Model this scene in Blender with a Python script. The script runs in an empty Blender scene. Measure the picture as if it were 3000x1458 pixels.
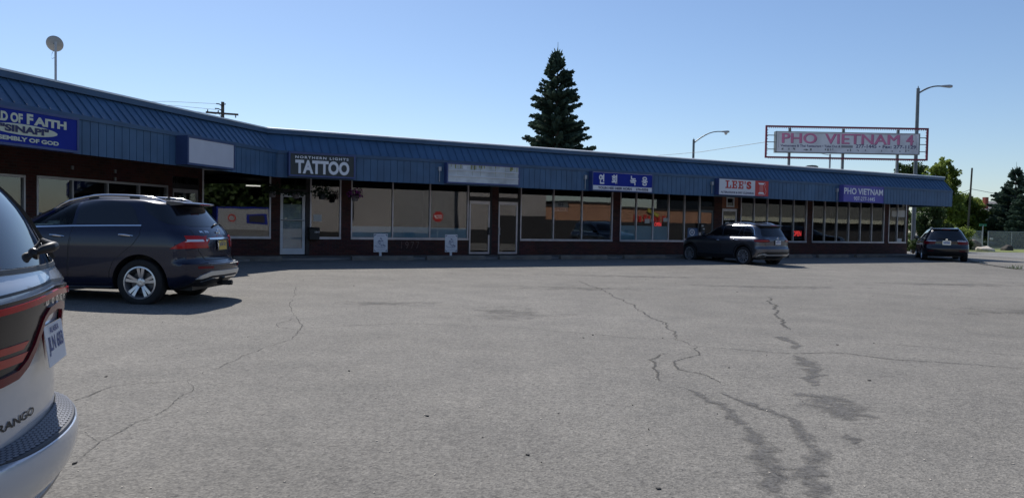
import bpy, bmesh, math, random
import numpy as np
from mathutils import Vector, Matrix
R = math.radians
random.seed(7)
scene = bpy.context.scene
COL = scene.collection

# ---------------------------------------------------------------- camera
cam_d = bpy.data.cameras.new('camera'); cam = bpy.data.objects.new('camera', cam_d); COL.objects.link(cam)
cam_d.sensor_fit = 'HORIZONTAL'; cam_d.sensor_width = 36.0; cam_d.lens = 36.0*2250/3000
cam_d.clip_start = 0.05; cam_d.clip_end = 3000
cam.matrix_world = Matrix.Translation((0, 0, 1.42)) @ Matrix.Rotation(R(90-1.794), 4, 'X') @ Matrix.Rotation(R(1.028), 4, 'Z')
scene.camera = cam
bpy.context.view_layer.update()
def at(x, y, D):  # survey: world point of a measured photo position lying D metres ahead
    v = cam.matrix_world.to_3x3() @ Vector(((x-1500)/2250, -(y-729)/2250, -1)); v = v*(D/v.y); return (v.x, D, v.z+1.42)

# ---------------------------------------------------------------- sky, sun, exposure
SUN_AZ, SUN_EL = -26.0, 47.5          # azimuth from +Y towards +X
world = bpy.data.worlds.new('World'); scene.world = world; world.use_nodes = True
wn = world.node_tree; bg = wn.nodes['Background']
sky = wn.nodes.new('ShaderNodeTexSky'); sky.sky_type = 'NISHITA'; sky.sun_disc = False
sky.sun_elevation = R(SUN_EL); sky.sun_rotation = R(SUN_AZ)
sky.altitude = 0; sky.air_density = 1.0; sky.dust_density = 0.35; sky.ozone_density = 3.0
tint = wn.nodes.new('ShaderNodeMix'); tint.data_type = 'RGBA'; tint.blend_type = 'MULTIPLY'; tint.inputs[0].default_value = 1.0; tint.inputs[7].default_value = (0.96, 1.0, 1.09, 1)
wn.links.new(sky.outputs[0], tint.inputs[6]); wn.links.new(tint.outputs[2], bg.inputs[0]); bg.inputs[1].default_value = 0.088
sun_d = bpy.data.lights.new('sun', 'SUN'); sun = bpy.data.objects.new('sun', sun_d); COL.objects.link(sun)
sun_d.energy = 4.1; sun_d.angle = R(0.53); sun_d.color = (1.0, 0.95, 0.88)
sun.rotation_euler = (R(90-SUN_EL), 0, R(180-SUN_AZ))
sun.location = (-20, 40, 40)
scene.view_settings.view_transform = 'Standard'; scene.view_settings.look = 'None'
scene.view_settings.exposure = 0.28; scene.view_settings.gamma = 1.0

# ---------------------------------------------------------------- materials
def mat(name, col, rough=0.6, metal=0.0, coat=0.0, spec=0.5, vary=0.12, vscale=3.0, bump=0.0, bscale=40.0, emit=None, estr=1.0):
    m = bpy.data.materials.new(name); m.use_nodes = True
    nt = m.node_tree; b = nt.nodes['Principled BSDF']
    b.inputs['Roughness'].default_value = rough; b.inputs['Metallic'].default_value = metal
    b.inputs['Coat Weight'].default_value = coat; b.inputs['Coat Roughness'].default_value = 0.03
    b.inputs['Specular IOR Level'].default_value = spec
    tc = nt.nodes.new('ShaderNodeTexCoord')
    if vary > 0:
        n = nt.nodes.new('ShaderNodeTexNoise'); n.inputs['Scale'].default_value = vscale; n.inputs['Detail'].default_value = 6
        nt.links.new(tc.outputs['Object'], n.inputs['Vector'])
        r = nt.nodes.new('ShaderNodeValToRGB')
        r.color_ramp.elements[0].position = .3; r.color_ramp.elements[1].position = .7
        r.color_ramp.elements[0].color = [c*(1-vary) for c in col]+[1]
        r.color_ramp.elements[1].color = [min(1, c*(1+vary)) for c in col]+[1]
        nt.links.new(n.outputs['Fac'], r.inputs['Fac']); nt.links.new(r.outputs['Color'], b.inputs['Base Color'])
    else:
        b.inputs['Base Color'].default_value = (*col, 1)
    if bump > 0:
        n2 = nt.nodes.new('ShaderNodeTexNoise'); n2.inputs['Scale'].default_value = bscale; n2.inputs['Detail'].default_value = 4
        nt.links.new(tc.outputs['Object'], n2.inputs['Vector'])
        bp = nt.nodes.new('ShaderNodeBump'); bp.inputs['Strength'].default_value = bump; bp.inputs['Distance'].default_value = 0.01
        nt.links.new(n2.outputs['Fac'], bp.inputs['Height']); nt.links.new(bp.outputs['Normal'], b.inputs['Normal'])
    if emit:
        b.inputs['Emission Color'].default_value = (*emit, 1); b.inputs['Emission Strength'].default_value = estr
    return m

def glass_mat(name, tint, ior, rough=0.01, wave=0.0):
    m = bpy.data.materials.new(name); m.use_nodes = True; nt = m.node_tree
    for n in list(nt.nodes): nt.nodes.remove(n)
    out = nt.nodes.new('ShaderNodeOutputMaterial'); mix = nt.nodes.new('ShaderNodeMixShader')
    tr = nt.nodes.new('ShaderNodeBsdfTransparent'); tr.inputs[0].default_value = (*tint, 1)
    gl = nt.nodes.new('ShaderNodeBsdfGlossy'); gl.inputs['Roughness'].default_value = rough; gl.inputs['Color'].default_value = (1, 1, 1, 1)
    # Schlick term from the facing angle, the same on both faces of the pane
    lw = nt.nodes.new('ShaderNodeLayerWeight'); lw.inputs['Blend'].default_value = .5
    pw = nt.nodes.new('ShaderNodeMath'); pw.operation = 'POWER'; pw.inputs[1].default_value = 5.0; nt.links.new(lw.outputs['Facing'], pw.inputs[0])
    f0 = ((ior-1)/(ior+1))**2; fr = nt.nodes.new('ShaderNodeMath'); fr.operation = 'MULTIPLY_ADD'; fr.inputs[1].default_value = 1-f0; fr.inputs[2].default_value = f0; nt.links.new(pw.outputs[0], fr.inputs[0])
    nt.links.new(fr.outputs[0], mix.inputs[0]); nt.links.new(tr.outputs[0], mix.inputs[1]); nt.links.new(gl.outputs[0], mix.inputs[2])
    nt.links.new(mix.outputs[0], out.inputs[0])
    if wave > 0:
        tc = nt.nodes.new('ShaderNodeTexCoord'); n = nt.nodes.new('ShaderNodeTexNoise'); n.inputs['Scale'].default_value = 0.9; n.inputs['Detail'].default_value = 1
        bp = nt.nodes.new('ShaderNodeBump'); bp.inputs['Strength'].default_value = wave; bp.inputs['Distance'].default_value = 0.01
        nt.links.new(tc.outputs['Object'], n.inputs['Vector']); nt.links.new(n.outputs['Fac'], bp.inputs['Height'])
        nt.links.new(bp.outputs[0], gl.inputs['Normal'])
    return m

def brick_mat():
    m = bpy.data.materials.new('red_brick'); m.use_nodes = True; nt = m.node_tree; b = nt.nodes['Principled BSDF']
    tc = nt.nodes.new('ShaderNodeTexCoord'); sx = nt.nodes.new('ShaderNodeSeparateXYZ'); cx = nt.nodes.new('ShaderNodeCombineXYZ')
    ad = nt.nodes.new('ShaderNodeMath'); ad.operation = 'ADD'
    nt.links.new(tc.outputs['Object'], sx.inputs[0]); nt.links.new(sx.outputs['X'], ad.inputs[0]); nt.links.new(sx.outputs['Y'], ad.inputs[1])
    nt.links.new(ad.outputs[0], cx.inputs['X']); nt.links.new(sx.outputs['Z'], cx.inputs['Y'])
    br = nt.nodes.new('ShaderNodeTexBrick'); br.inputs['Scale'].default_value = 1.0
    br.inputs['Brick Width'].default_value = 0.22; br.inputs['Row Height'].default_value = 0.075; br.inputs['Mortar Size'].default_value = 0.007
    br.inputs['Color1'].default_value = (0.12, 0.036, 0.03, 1); br.inputs['Color2'].default_value = (0.055, 0.02, 0.02, 1)
    br.inputs['Mortar'].default_value = (0.085, 0.065, 0.06, 1); br.inputs['Bias'].default_value = -0.2
    n = nt.nodes.new('ShaderNodeTexNoise'); n.inputs['Scale'].default_value = 1.3; n.inputs['Detail'].default_value = 8
    nt.links.new(cx.outputs[0], br.inputs['Vector']); nt.links.new(tc.outputs['Object'], n.inputs['Vector'])
    mx = nt.nodes.new('ShaderNodeMix'); mx.data_type = 'RGBA'; mx.blend_type = 'MULTIPLY'; mx.inputs[0].default_value = 0.6
    nt.links.new(br.outputs['Color'], mx.inputs[6]); nt.links.new(n.outputs['Color'], mx.inputs[7]); nt.links.new(mx.outputs[2], b.inputs['Base Color'])
    bp = nt.nodes.new('ShaderNodeBump'); bp.inputs['Strength'].default_value = .5; bp.inputs['Distance'].default_value = .006; bp.invert = True
    nt.links.new(br.outputs['Fac'], bp.inputs['Height']); nt.links.new(bp.outputs[0], b.inputs['Normal'])
    b.inputs['Roughness'].default_value = .85
    return m

def asphalt_mat(name, lo, hi, tintscale=0.12, stone=75.0, bump=0.6):
    m = bpy.data.materials.new(name); m.use_nodes = True; nt = m.node_tree; b = nt.nodes['Principled BSDF']
    L = nt.links.new
    tc = nt.nodes.new('ShaderNodeTexCoord')
    def noise(sc, det, rough=.55):
        n = nt.nodes.new('ShaderNodeTexNoise'); n.inputs['Scale'].default_value = sc; n.inputs['Detail'].default_value = det; n.inputs['Roughness'].default_value = rough
        L(tc.outputs['Object'], n.inputs['Vector']); return n
    def ramp(src, p0, p1, c0, c1):
        r = nt.nodes.new('ShaderNodeValToRGB'); e = r.color_ramp.elements
        e[0].position = p0; e[1].position = p1; e[0].color = (*c0, 1); e[1].color = (*c1, 1); L(src, r.inputs['Fac']); return r
    def mult(a, bb, f=1.0):
        x = nt.nodes.new('ShaderNodeMix'); x.data_type = 'RGBA'; x.blend_type = 'MULTIPLY'; x.inputs[0].default_value = f
        L(a, x.inputs[6]); L(bb, x.inputs[7]); return x.outputs[2]
    big = noise(tintscale, 5, .6); base = ramp(big.outputs['Fac'], .3, .72, lo, hi)
    mid = noise(1.1, 8, .65); midr = ramp(mid.outputs['Fac'], .3, .75, (.80, .80, .80), (1.1, 1.09, 1.07))
    vo = nt.nodes.new('ShaderNodeTexVoronoi'); vo.inputs['Scale'].default_value = stone; L(tc.outputs['Object'], vo.inputs['Vector'])
    vr = ramp(vo.outputs['Color'], .10, .95, (.64, .64, .65), (1.34, 1.33, 1.30))
    n2 = noise(26, 6, .75); n2r = ramp(n2.outputs['Fac'], .36, .5, (.46, .46, .47), (1.05, 1.05, 1.04))
    n3 = noise(9, 5, .8); n3r = ramp(n3.outputs['Fac'], .35, .7, (.82, .82, .82), (1.12, 1.12, 1.12))
    c = mult(base.outputs[0], midr.outputs[0]); c = mult(c, vr.outputs[0], .8); c = mult(c, n2r.outputs[0], .75); c = mult(c, n3r.outputs[0])
    L(c, b.inputs['Base Color']); b.inputs['Roughness'].default_value = .88; b.inputs['Specular IOR Level'].default_value = .25
    h = nt.nodes.new('ShaderNodeMath'); h.operation = 'ADD'; L(vo.outputs['Distance'], h.inputs[0]); L(n2.outputs['Fac'], h.inputs[1])
    bp = nt.nodes.new('ShaderNodeBump'); bp.inputs['Strength'].default_value = bump; bp.inputs['Distance'].default_value = .006
    L(h.outputs[0], bp.inputs['Height']); L(bp.outputs[0], b.inputs['Normal'])
    return m

def leaf_mat(name, dark, light, scale=1.2, trans=.35):
    m = bpy.data.materials.new(name); m.use_nodes = True; nt = m.node_tree; b = nt.nodes['Principled BSDF']; out = nt.nodes['Material Output']
    tc = nt.nodes.new('ShaderNodeTexCoord'); n = nt.nodes.new('ShaderNodeTexNoise'); n.inputs['Scale'].default_value = scale; n.inputs['Detail'].default_value = 5
    r = nt.nodes.new('ShaderNodeValToRGB'); e = r.color_ramp.elements; e[0].position = .35; e[1].position = .68; e[0].color = (*dark, 1); e[1].color = (*light, 1)
    nt.links.new(tc.outputs['Object'], n.inputs['Vector']); nt.links.new(n.outputs['Fac'], r.inputs['Fac']); nt.links.new(r.outputs[0], b.inputs['Base Color'])
    b.inputs['Roughness'].default_value = .6; b.inputs['Specular IOR Level'].default_value = .25
    tr = nt.nodes.new('ShaderNodeBsdfTranslucent'); nt.links.new(r.outputs[0], tr.inputs[0])
    mx = nt.nodes.new('ShaderNodeMixShader'); mx.inputs[0].default_value = trans
    nt.links.new(b.outputs[0], mx.inputs[1]); nt.links.new(tr.outputs[0], mx.inputs[2]); nt.links.new(mx.outputs[0], out.inputs[0])
    return m

BLUE = (0.052, 0.118, 0.215)
M = dict(
    brick=brick_mat(),
    blue=mat('blue_siding_paint', BLUE, .55, vary=.16, vscale=1.5, bump=.15, bscale=60),
    blue_roof=mat('blue_metal_roof', (0.046, 0.108, 0.20), .6, vary=.15, vscale=1.1),
    blue_trim=mat('blue_trim', (0.038, 0.09, 0.17), .5, vary=.15, vscale=2),
    flash=mat('pale_metal_flashing', (.72, .73, .74), .35, .2, vary=.12, vscale=2),
    soffit=mat('brown_soffit', (.13, .09, .07), .8),
    alu=mat('aluminium_frame', (.50, .49, .52), .38, .55, vary=.12, vscale=4),
    white=mat('white_paint', (.72, .73, .75), .45, vary=.06),
    dark=mat('dark_jamb', (.03, .028, .03), .6),
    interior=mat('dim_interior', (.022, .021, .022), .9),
    glass=glass_mat('shop_glass', (.80, .82, .83), 1.80, .006, .10),
    film=mat('pale_blue_window_film', (.34, .62, .75), .4, vary=.08, vscale=2),
    roof=mat('gravel_roof', (.28, .27, .26), .9, bump=.3),
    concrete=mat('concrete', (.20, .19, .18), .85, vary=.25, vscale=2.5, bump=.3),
    kerbc=mat('weathered_concrete', (.15, .135, .115), .9, vary=.3, vscale=4, bump=.5),
    asphalt=asphalt_mat('old_asphalt', (.188, .180, .166), (.250, .240, .223)),
    road=asphalt_mat('road_asphalt', (.21, .21, .208), (.265, .262, .255), .2, 60, .3),
    tar=asphalt_mat('dark_patch', (.125, .123, .122), (.175, .17, .165), .8, 60, .35),
    crack=mat('crack_dark', (.065, .062, .058), .95, vary=.4, vscale=8),
    signblue=mat('sign_blue_face', (.012, .028, .27), .65, vary=.08, spec=.2),
    signpurple=mat('sign_purple_face', (.11, .10, .38), .6, vary=.18, vscale=1.5),
    signframe=mat('sign_cabinet_blue', (.05, .075, .20), .45, vary=.12),
    signwhite=mat('sign_white_face', (.66, .67, .70), .4, vary=.05),
    signblank=mat('sign_blank_face', (.55, .56, .62), .35, vary=.04),
    signblack=mat('sign_black_face', (.022, .03, .032), .4, vary=.1),
    cream=mat('cream_letters', (.62, .64, .50), .5, vary=.05),
    letters=mat('white_letters', (.78, .78, .80), .5, vary=.03),
    navy=mat('navy_letters', (.03, .03, .10), .5, vary=.05),
    red=mat('red_sign_paint', (.52, .035, .03), .45, vary=.1),
    crimson=mat('crimson_steel', (.17, .012, .035), .5, vary=.2),
    pink=mat('faded_pink_letters', (.60, .19, .32), .5, vary=.15, vscale=2),
    maroon=mat('maroon_shadow', (.16, .04, .10), .5, vary=.1),
    steel=mat('galvanised_steel', (.36, .38, .40), .5, .5, vary=.12),
    dsteel=mat('painted_grey_steel', (.14, .16, .17), .5, .2, vary=.15),
    wood=mat('weathered_pole_wood', (.085, .075, .062), .85, vary=.3, vscale=5, bump=.4),
    panelwood=mat('orange_plywood', (.26, .10, .05), .6, vary=.25, vscale=4),
    black=mat('black_plastic', (.014, .014, .016), .5, vary=.15),
    rubber=mat('tyre_rubber', (.012, .012, .013), .8, vary=.2, vscale=20),
    carglass=mat('tinted_car_glass', (.006, .007, .010), .03, vary=0, spec=.8),
    chrome=mat('chrome_trim', (.80, .81, .83), .12, 1.0, vary=.03),
    skid=mat('silver_skid_trim', (.62, .63, .62), .35, .5, vary=.05),
    alloy=mat('alloy_wheel', (.55, .56, .60), .28, .85, vary=.06),
    disc=mat('brake_disc', (.10, .10, .105), .45, .6),
    redlens=mat('red_lamp_lens', (.42, .012, .015), .12, vary=.12, vscale=6, spec=.3),
    dredlens=mat('dark_red_lamp_lens', (.15, .006, .012), .2, vary=.12, vscale=6, spec=.3),
    clearlens=mat('clear_lamp_lens', (.62, .62, .66), .12, .3, vary=.06, coat=1),
    smoke=mat('smoked_lens', (.03, .024, .022), .16, vary=.2, vscale=4, spec=.35),
    led=mat('red_led_bar', (.42, .03, .02), .25, vary=.15, vscale=5),
    plate_y=mat('yellow_plate', (.62, .46, .10), .4, vary=.08),
    plate_w=mat('white_plate', (.70, .72, .76), .4, vary=.05),
    platetext=mat('plate_blue_text', (.05, .08, .25), .5, vary=0),
    navypaint=mat('navy_car_paint', (.007, .010, .032), .25, .3, .6, vary=.03),
    greypaint=mat('grey_car_paint', (.12, .125, .145), .36, .9, .8, vary=.03),
    blackpaint=mat('black_car_paint', (.010, .010, .013), .25, .2, 1.0, vary=.03),
    whitepaint=mat('white_car_paint', (.46, .49, .54), .30, .15, 1.0, vary=.03),
    leather=mat('dark_cabin_trim', (.018, .018, .02), .6),
    dash=mat('pale_dash_top', (.42, .45, .42), .5),
    spruce=leaf_mat('spruce_needles', (.035, .068, .052), (.11, .165, .115), .9, .3),
    leafA=leaf_mat('birch_leaves', (.10, .15, .03), (.27, .33, .08), .55, .55),
    leafB=leaf_mat('dark_leaves', (.03, .055, .02), (.10, .15, .045), .7, .42),
    leafC=leaf_mat('basket_leaves', (.012, .022, .012), (.03, .05, .022), 6, .2),
    petal=leaf_mat('petunia_petals', (.20, .015, .16), (.42, .05, .34), 8, .3),
    bark=mat('bark', (.10, .08, .065), .9, vary=.3, vscale=6, bump=.5),
    grass=mat('dry_grass', (.16, .19, .05), .9, vary=.35, vscale=1.5, bump=.4),
    dirt=mat('verge_dirt', (.20, .17, .13), .95, vary=.3, vscale=2),
    stone=mat('pale_boulder', (.52, .47, .40), .9, vary=.25, vscale=4, bump=.6, bscale=12),
    brownstone=mat('brown_boulder', (.22, .18, .15), .9, vary=.3, vscale=4, bump=.6, bscale=12),
    paint=mat('faded_road_paint', (.42, .42, .40), .8, vary=.2),
    terracotta=mat('grey_flowerpot', (.17, .14, .13), .8),
    greensign=mat('green_street_sign', (.01, .16, .08), .4),
    beige=mat('beige_stucco', (.34, .31, .285), .9, vary=.12, vscale=.4),
    orange=mat('orange_stucco', (.36, .19, .115), .9, vary=.12, vscale=.4),
    darkbase=mat('dark_lower_wall', (.028, .027, .028), .8),
    paleband=mat('pale_cornice', (.42, .41, .31), .8),
    greywall=mat('grey_wall', (.11, .11, .10), .9),
    yellow=mat('yellow_sign', (.40, .34, .06), .5),
    roofgrey=mat('grey_shingles', (.20, .195, .19), .9, vary=.2),
    greenwall=mat('grey_green_siding', (.10, .12, .12), .8),
    chimney=mat('chimney_brick', (.26, .06, .045), .9, vary=.2),
    neon=mat('red_neon', (.5, .02, .02), .4, vary=0, emit=(1.0, .06, .06), estr=.75),
    neonwarm=mat('amber_neon', (.5, .2, .02), .4, vary=0, emit=(1.0, .40, .05), estr=.8),
    tube=mat('lit_tube', (.8, .8, .8), .4, vary=0, emit=(1, .95, .85), estr=.9),
    decal=mat('blue_window_decal', (.10, .17, .32), .5, vary=.1),
    paper=mat('paper', (.60, .60, .58), .7, vary=.04),
)

def edge_fade(m, scale, bias, tmax=.9):
    """lets a ground patch break up into the asphalt round it: ragged, crumbled edges"""
    nt = m.node_tree; out = nt.nodes['Material Output']; b = nt.nodes['Principled BSDF']
    at_ = nt.nodes.new('ShaderNodeAttribute'); at_.attribute_name = 'edge'
    tc = nt.nodes.new('ShaderNodeTexCoord'); n = nt.nodes.new('ShaderNodeTexNoise'); n.inputs['Scale'].default_value = scale; n.inputs['Detail'].default_value = 7; n.inputs['Roughness'].default_value = .7
    nt.links.new(tc.outputs['Object'], n.inputs['Vector'])
    a = nt.nodes.new('ShaderNodeMath'); a.operation = 'MULTIPLY_ADD'; a.inputs[1].default_value = .62; a.inputs[2].default_value = bias
    nt.links.new(at_.outputs['Fac'], a.inputs[0])
    c = nt.nodes.new('ShaderNodeMath'); c.operation = 'ADD'; nt.links.new(a.outputs[0], c.inputs[0]); n_ = nt.nodes.new('ShaderNodeMath'); n_.operation = 'MULTIPLY_ADD'; n_.inputs[1].default_value = 2.4; n_.inputs[2].default_value = -1.2; nt.links.new(n.outputs['Fac'], n_.inputs[0]); nt.links.new(n_.outputs[0], c.inputs[1])
    r = nt.nodes.new('ShaderNodeMapRange'); r.inputs['From Min'].default_value = .0; r.inputs['From Max'].default_value = .55; r.inputs['To Max'].default_value = tmax; nt.links.new(c.outputs[0], r.inputs['Value'])
    tr = nt.nodes.new('ShaderNodeBsdfTransparent'); mx = nt.nodes.new('ShaderNodeMixShader')
    nt.links.new(r.outputs[0], mx.inputs[0]); nt.links.new(tr.outputs[0], mx.inputs[1]); nt.links.new(b.outputs[0], mx.inputs[2]); nt.links.new(mx.outputs[0], out.inputs[0])
    return m
M['crack_soft'] = edge_fade(mat('crack_soft', (.07, .067, .062), .95, vary=.3, vscale=8), 22, -.10)
M['tar_soft'] = edge_fade(asphalt_mat('tar_soft', (.125, .123, .122), (.18, .175, .17), .8, 60, .35), 7, -.12, .8)
M['stain_soft'] = edge_fade(asphalt_mat('stain_soft', (.15, .147, .142), (.19, .185, .178), .8, 75, .5), 2.5, -.15, .45)
# ---------------------------------------------------------------- object helpers
def label(o, lab=None, cat=None, group=None, kind=None):
    if lab: o['label'] = lab
    if cat: o['category'] = cat
    if group: o['group'] = group
    if kind: o['kind'] = kind
    return o

def empty(name, loc, rz=0.0, lab=None, cat=None, group=None):
    o = bpy.data.objects.new(name, None); COL.objects.link(o); o.empty_display_size = .3
    o.location = loc; o.rotation_euler = (0, 0, rz)
    return label(o, lab, cat, group)

class MB:
    def __init__(s): s.v = []; s.f = []; s.mi = []; s.cur = 0
    def add(s, vs, fs):
        b = len(s.v); s.v.extend(tuple(v) for v in vs)
        for f in fs: s.f.append(tuple(b+i for i in f)); s.mi.append(s.cur)
        return s
    def box(s, x0, x1, y0, y1, z0, z1):
        return s.add([(x0,y0,z0),(x1,y0,z0),(x1,y1,z0),(x0,y1,z0),(x0,y0,z1),(x1,y0,z1),(x1,y1,z1),(x0,y1,z1)],
                     [(0,3,2,1),(4,5,6,7),(0,1,5,4),(1,2,6,5),(2,3,7,6),(3,0,4,7)])
    def obox(s, c, ux, uy, uz, hx, hy, hz):
        c = Vector(c); ux = Vector(ux).normalized(); uy = Vector(uy).normalized(); uz = Vector(uz).normalized()
        vs = [c+ux*(a*hx)+uy*(b*hy)+uz*(d*hz) for d in (-1,1) for (a,b) in ((-1,-1),(1,-1),(1,1),(-1,1))]
        return s.add(vs, [(0,3,2,1),(4,5,6,7),(0,1,5,4),(1,2,6,5),(2,3,7,6),(3,0,4,7)])
    def prism(s, pts, axis, a0, a1):
        n = len(pts)
        def mk(p, a):
            return {'x': (a,p[0],p[1]), 'y': (p[0],a,p[1]), 'z': (p[0],p[1],a)}[axis]
        vs = [mk(p, a0) for p in pts]+[mk(p, a1) for p in pts]
        fs = [tuple(range(n-1,-1,-1)), tuple(range(n,2*n))]+[(i,(i+1)%n,n+(i+1)%n,n+i) for i in range(n)]
        return s.add(vs, fs)
    def tube(s, pts, r, seg=8, cap=True):
        pts = [Vector(p) for p in pts]; rs = r if isinstance(r, (list, tuple)) else [r]*len(pts)
        b = len(s.v); n = len(pts); up = None
        for i, p in enumerate(pts):
            t = (pts[min(i+1,n-1)]-pts[max(i-1,0)]).normalized()
            if up is None: up = Vector((0,0,1)) if abs(t.z) < .9 else Vector((1,0,0))
            a = t.cross(up).normalized(); up2 = a.cross(t).normalized()
            for k in range(seg):
                w = 2*math.pi*k/seg; s.v.append(tuple(p+(a*math.cos(w)+up2*math.sin(w))*rs[i]))
        for i in range(n-1):
            for k in range(seg):
                s.f.append((b+i*seg+k, b+i*seg+(k+1)%seg, b+(i+1)*seg+(k+1)%seg, b+(i+1)*seg+k)); s.mi.append(s.cur)
        if cap:
            s.f.append(tuple(b+k for k in range(seg-1,-1,-1))); s.mi.append(s.cur)
            s.f.append(tuple(b+(n-1)*seg+k for k in range(seg))); s.mi.append(s.cur)
        return s
    def lathe(s, prof, axis='z', seg=24, c=(0,0,0), closed=False):
        b = len(s.v); n = len(prof)
        for k in range(seg):
            w = 2*math.pi*k/seg; cs, sn = math.cos(w), math.sin(w)
            for (r, h) in prof:
                p = {'z': (r*cs, r*sn, h), 'y': (r*cs, h, r*sn), 'x': (h, r*cs, r*sn)}[axis]
                s.v.append((p[0]+c[0], p[1]+c[1], p[2]+c[2]))
        for k in range(seg):
            k2 = (k+1) % seg
            for i in range(n if closed else n-1):
                j = (i+1) % n
                s.f.append((b+k*n+i, b+k2*n+i, b+k2*n+j, b+k*n+j)); s.mi.append(s.cur)
        return s
    def quad(s, a, b_, c, d): return s.add([a,b_,c,d], [(0,1,2,3)])
    def build(s, name, mats, parent=None, loc=None, rz=None, smooth=False, matrix=None):
        if not isinstance(mats, (list, tuple)): mats = [mats]
        me = bpy.data.meshes.new(name); me.from_pydata(s.v, [], s.f)
        for m in mats: me.materials.append(m)
        if len(mats) > 1: me.polygons.foreach_set('material_index', s.mi)
        me.validate(); me.update()
        if smooth:
            me.polygons.foreach_set('use_smooth', [True]*len(me.polygons)); me.set_sharp_from_angle(angle=R(38))
        o = bpy.data.objects.new(name, me); COL.objects.link(o)
        if parent: o.parent = parent
        if matrix is not None: o.matrix_local = matrix
        if loc is not None: o.location = loc
        if rz is not None: o.rotation_euler = (0,0,rz)
        return o

_tc = {}
def text_geo(body, bold=0.0, extrude=0.0, shear=0.0, space=1.0):
    k = (body, bold, extrude, shear, space)
    if k not in _tc:
        c = bpy.data.curves.new('t', 'FONT'); c.body = body; c.offset = bold; c.extrude = extrude; c.resolution_u = 4; c.shear = shear; c.space_character = space
        o = bpy.data.objects.new('t', c); COL.objects.link(o)
        bpy.context.view_layer.update()
        me = bpy.data.meshes.new_from_object(o.evaluated_get(bpy.context.evaluated_depsgraph_get()))
        vs = [tuple(v.co) for v in me.vertices]; fs = [tuple(p.vertices) for p in me.polygons]
        bpy.data.objects.remove(o); bpy.data.curves.remove(c); bpy.data.meshes.remove(me)
        x0 = min(v[0] for v in vs); x1 = max(v[0] for v in vs); y0 = min(v[1] for v in vs); y1 = max(v[1] for v in vs)
        _tc[k] = ([((v[0]-x0), (v[1]-y0), v[2]) for v in vs], fs, x1-x0, y1-y0)
    return _tc[k]

def put_text(mb, body, org, ux, uy, h=None, w=None, align='l', bold=0.02, n=None, lift=.006, mapf=None, space=1.0, shear=0.0):
    """writes body with its lower left (or centre / right) at org"""
    vs, fs, tw, th = text_geo(body, bold, 0.0, shear, space)
    org = Vector(org); ux = Vector(ux).normalized(); uy = Vector(uy).normalized()
    nn = Vector(n).normalized() if n is not None else ux.cross(uy)
    sy = h/th if h else w/tw; sx = w/tw if w else sy
    ox = {'l': 0, 'c': -tw*sx/2, 'r': -tw*sx}[align]
    out = [org+ux*(v[0]*sx+ox)+uy*(v[1]*sy)+nn*lift for v in vs]
    mb.add([mapf(p) if mapf else p for p in out], fs)

# ---------------------------------------------------------------- the two wings (local x along wall, y into building)
AL, BE = R(62), R(15)
P0 = Vector((-8.18, 27.05, 0)); WB = Vector((-10.463, 25.836, 0))
tR = Vector((math.sin(AL), math.cos(AL), 0)); nR = Vector((math.cos(AL), -math.sin(AL), 0))
tL = Vector((math.sin(BE), math.cos(BE), 0)); nL = Vector((math.cos(BE), -math.sin(BE), 0))
MR = Matrix.Translation(P0) @ Matrix.Rotation(math.pi/2-AL, 4, 'Z')
ML_ = Matrix.Translation(WB) @ Matrix.Rotation(math.pi/2-BE, 4, 'Z')
def RW(s, off, z): return P0+tR*s+nR*off+Vector((0,0,z))
def LW(s, off, z): return WB+tL*s+nL*off+Vector((0,0,z))
def ground_z(x, y):
    p = Vector((x, y, 0)); s = (p-P0).dot(tR); d = (p-P0).dot(nR)
    if s < -2.5:
        d2 = (p-WB).dot(nL); d = d2 if (p-WB).dot(tL) < 0 else max(d, min(d2, 50))
    if s > 35: d = max(d, 0)+ (s-35)*1.0
    t = min(1, max(0, 1-(d-2.3)/8.0)); t = t*t*(3-2*t)
    return .13*t
# ---------------------------------------------------------------- ground, road, verge
def axis_pts(lo, hi, step, far): 
    a = [-far, -far*.4, -120, -80]+list(np.arange(lo, hi+.01, step))+[90, 130, far*.4, far]
    return sorted(a)
gx = axis_pts(-45, 60, 1.5, 1500); gy = axis_pts(-30, 75, 1.5, 1500)
mb = MB(); nx = len(gx)
mb.v = [(x, y, ground_z(x, y) if -45 <= x <= 60 and -30 <= y <= 75 else 0) for y in gy for x in gx]
for j in range(len(gy)-1):
    for i in range(nx-1): mb.f.append((j*nx+i, j*nx+i+1, (j+1)*nx+i+1, (j+1)*nx+i)); mb.mi.append(0)
label(mb.build('parking_lot', M['asphalt'], smooth=True), 'sunlit worn grey asphalt parking lot with cracks', 'parking lot', kind='structure')

# sidewalk in front of the shops, under the canopy
def corner(off_r, off_l):
    a = Matrix(((nR.x, nR.y), (nL.x, nL.y))); b = Vector((off_r+nR.dot(P0), off_l+nL.dot(WB)))
    s = a.inverted() @ b; return Vector((s.x, s.y, 0))
SW = 2.05
kf = corner(SW, SW+.5)
def sheet(name, pts, z, m, lab, cat, kind='structure', drop=.0):
    b = MB(); n = len(pts)
    if drop: b.prism([(p[0], p[1]) for p in pts], 'z', z-drop, z)
    else: b.add([(p[0], p[1], z) for p in pts], [tuple(range(n))])
    return label(b.build(name, m), lab, cat, kind=kind)
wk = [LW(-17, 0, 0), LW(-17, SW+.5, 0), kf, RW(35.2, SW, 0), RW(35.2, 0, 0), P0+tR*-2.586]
sheet('sidewalk', wk, .195, M['concrete'], 'shaded concrete sidewalk along the shop fronts', 'sidewalk', drop=.3)
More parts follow.
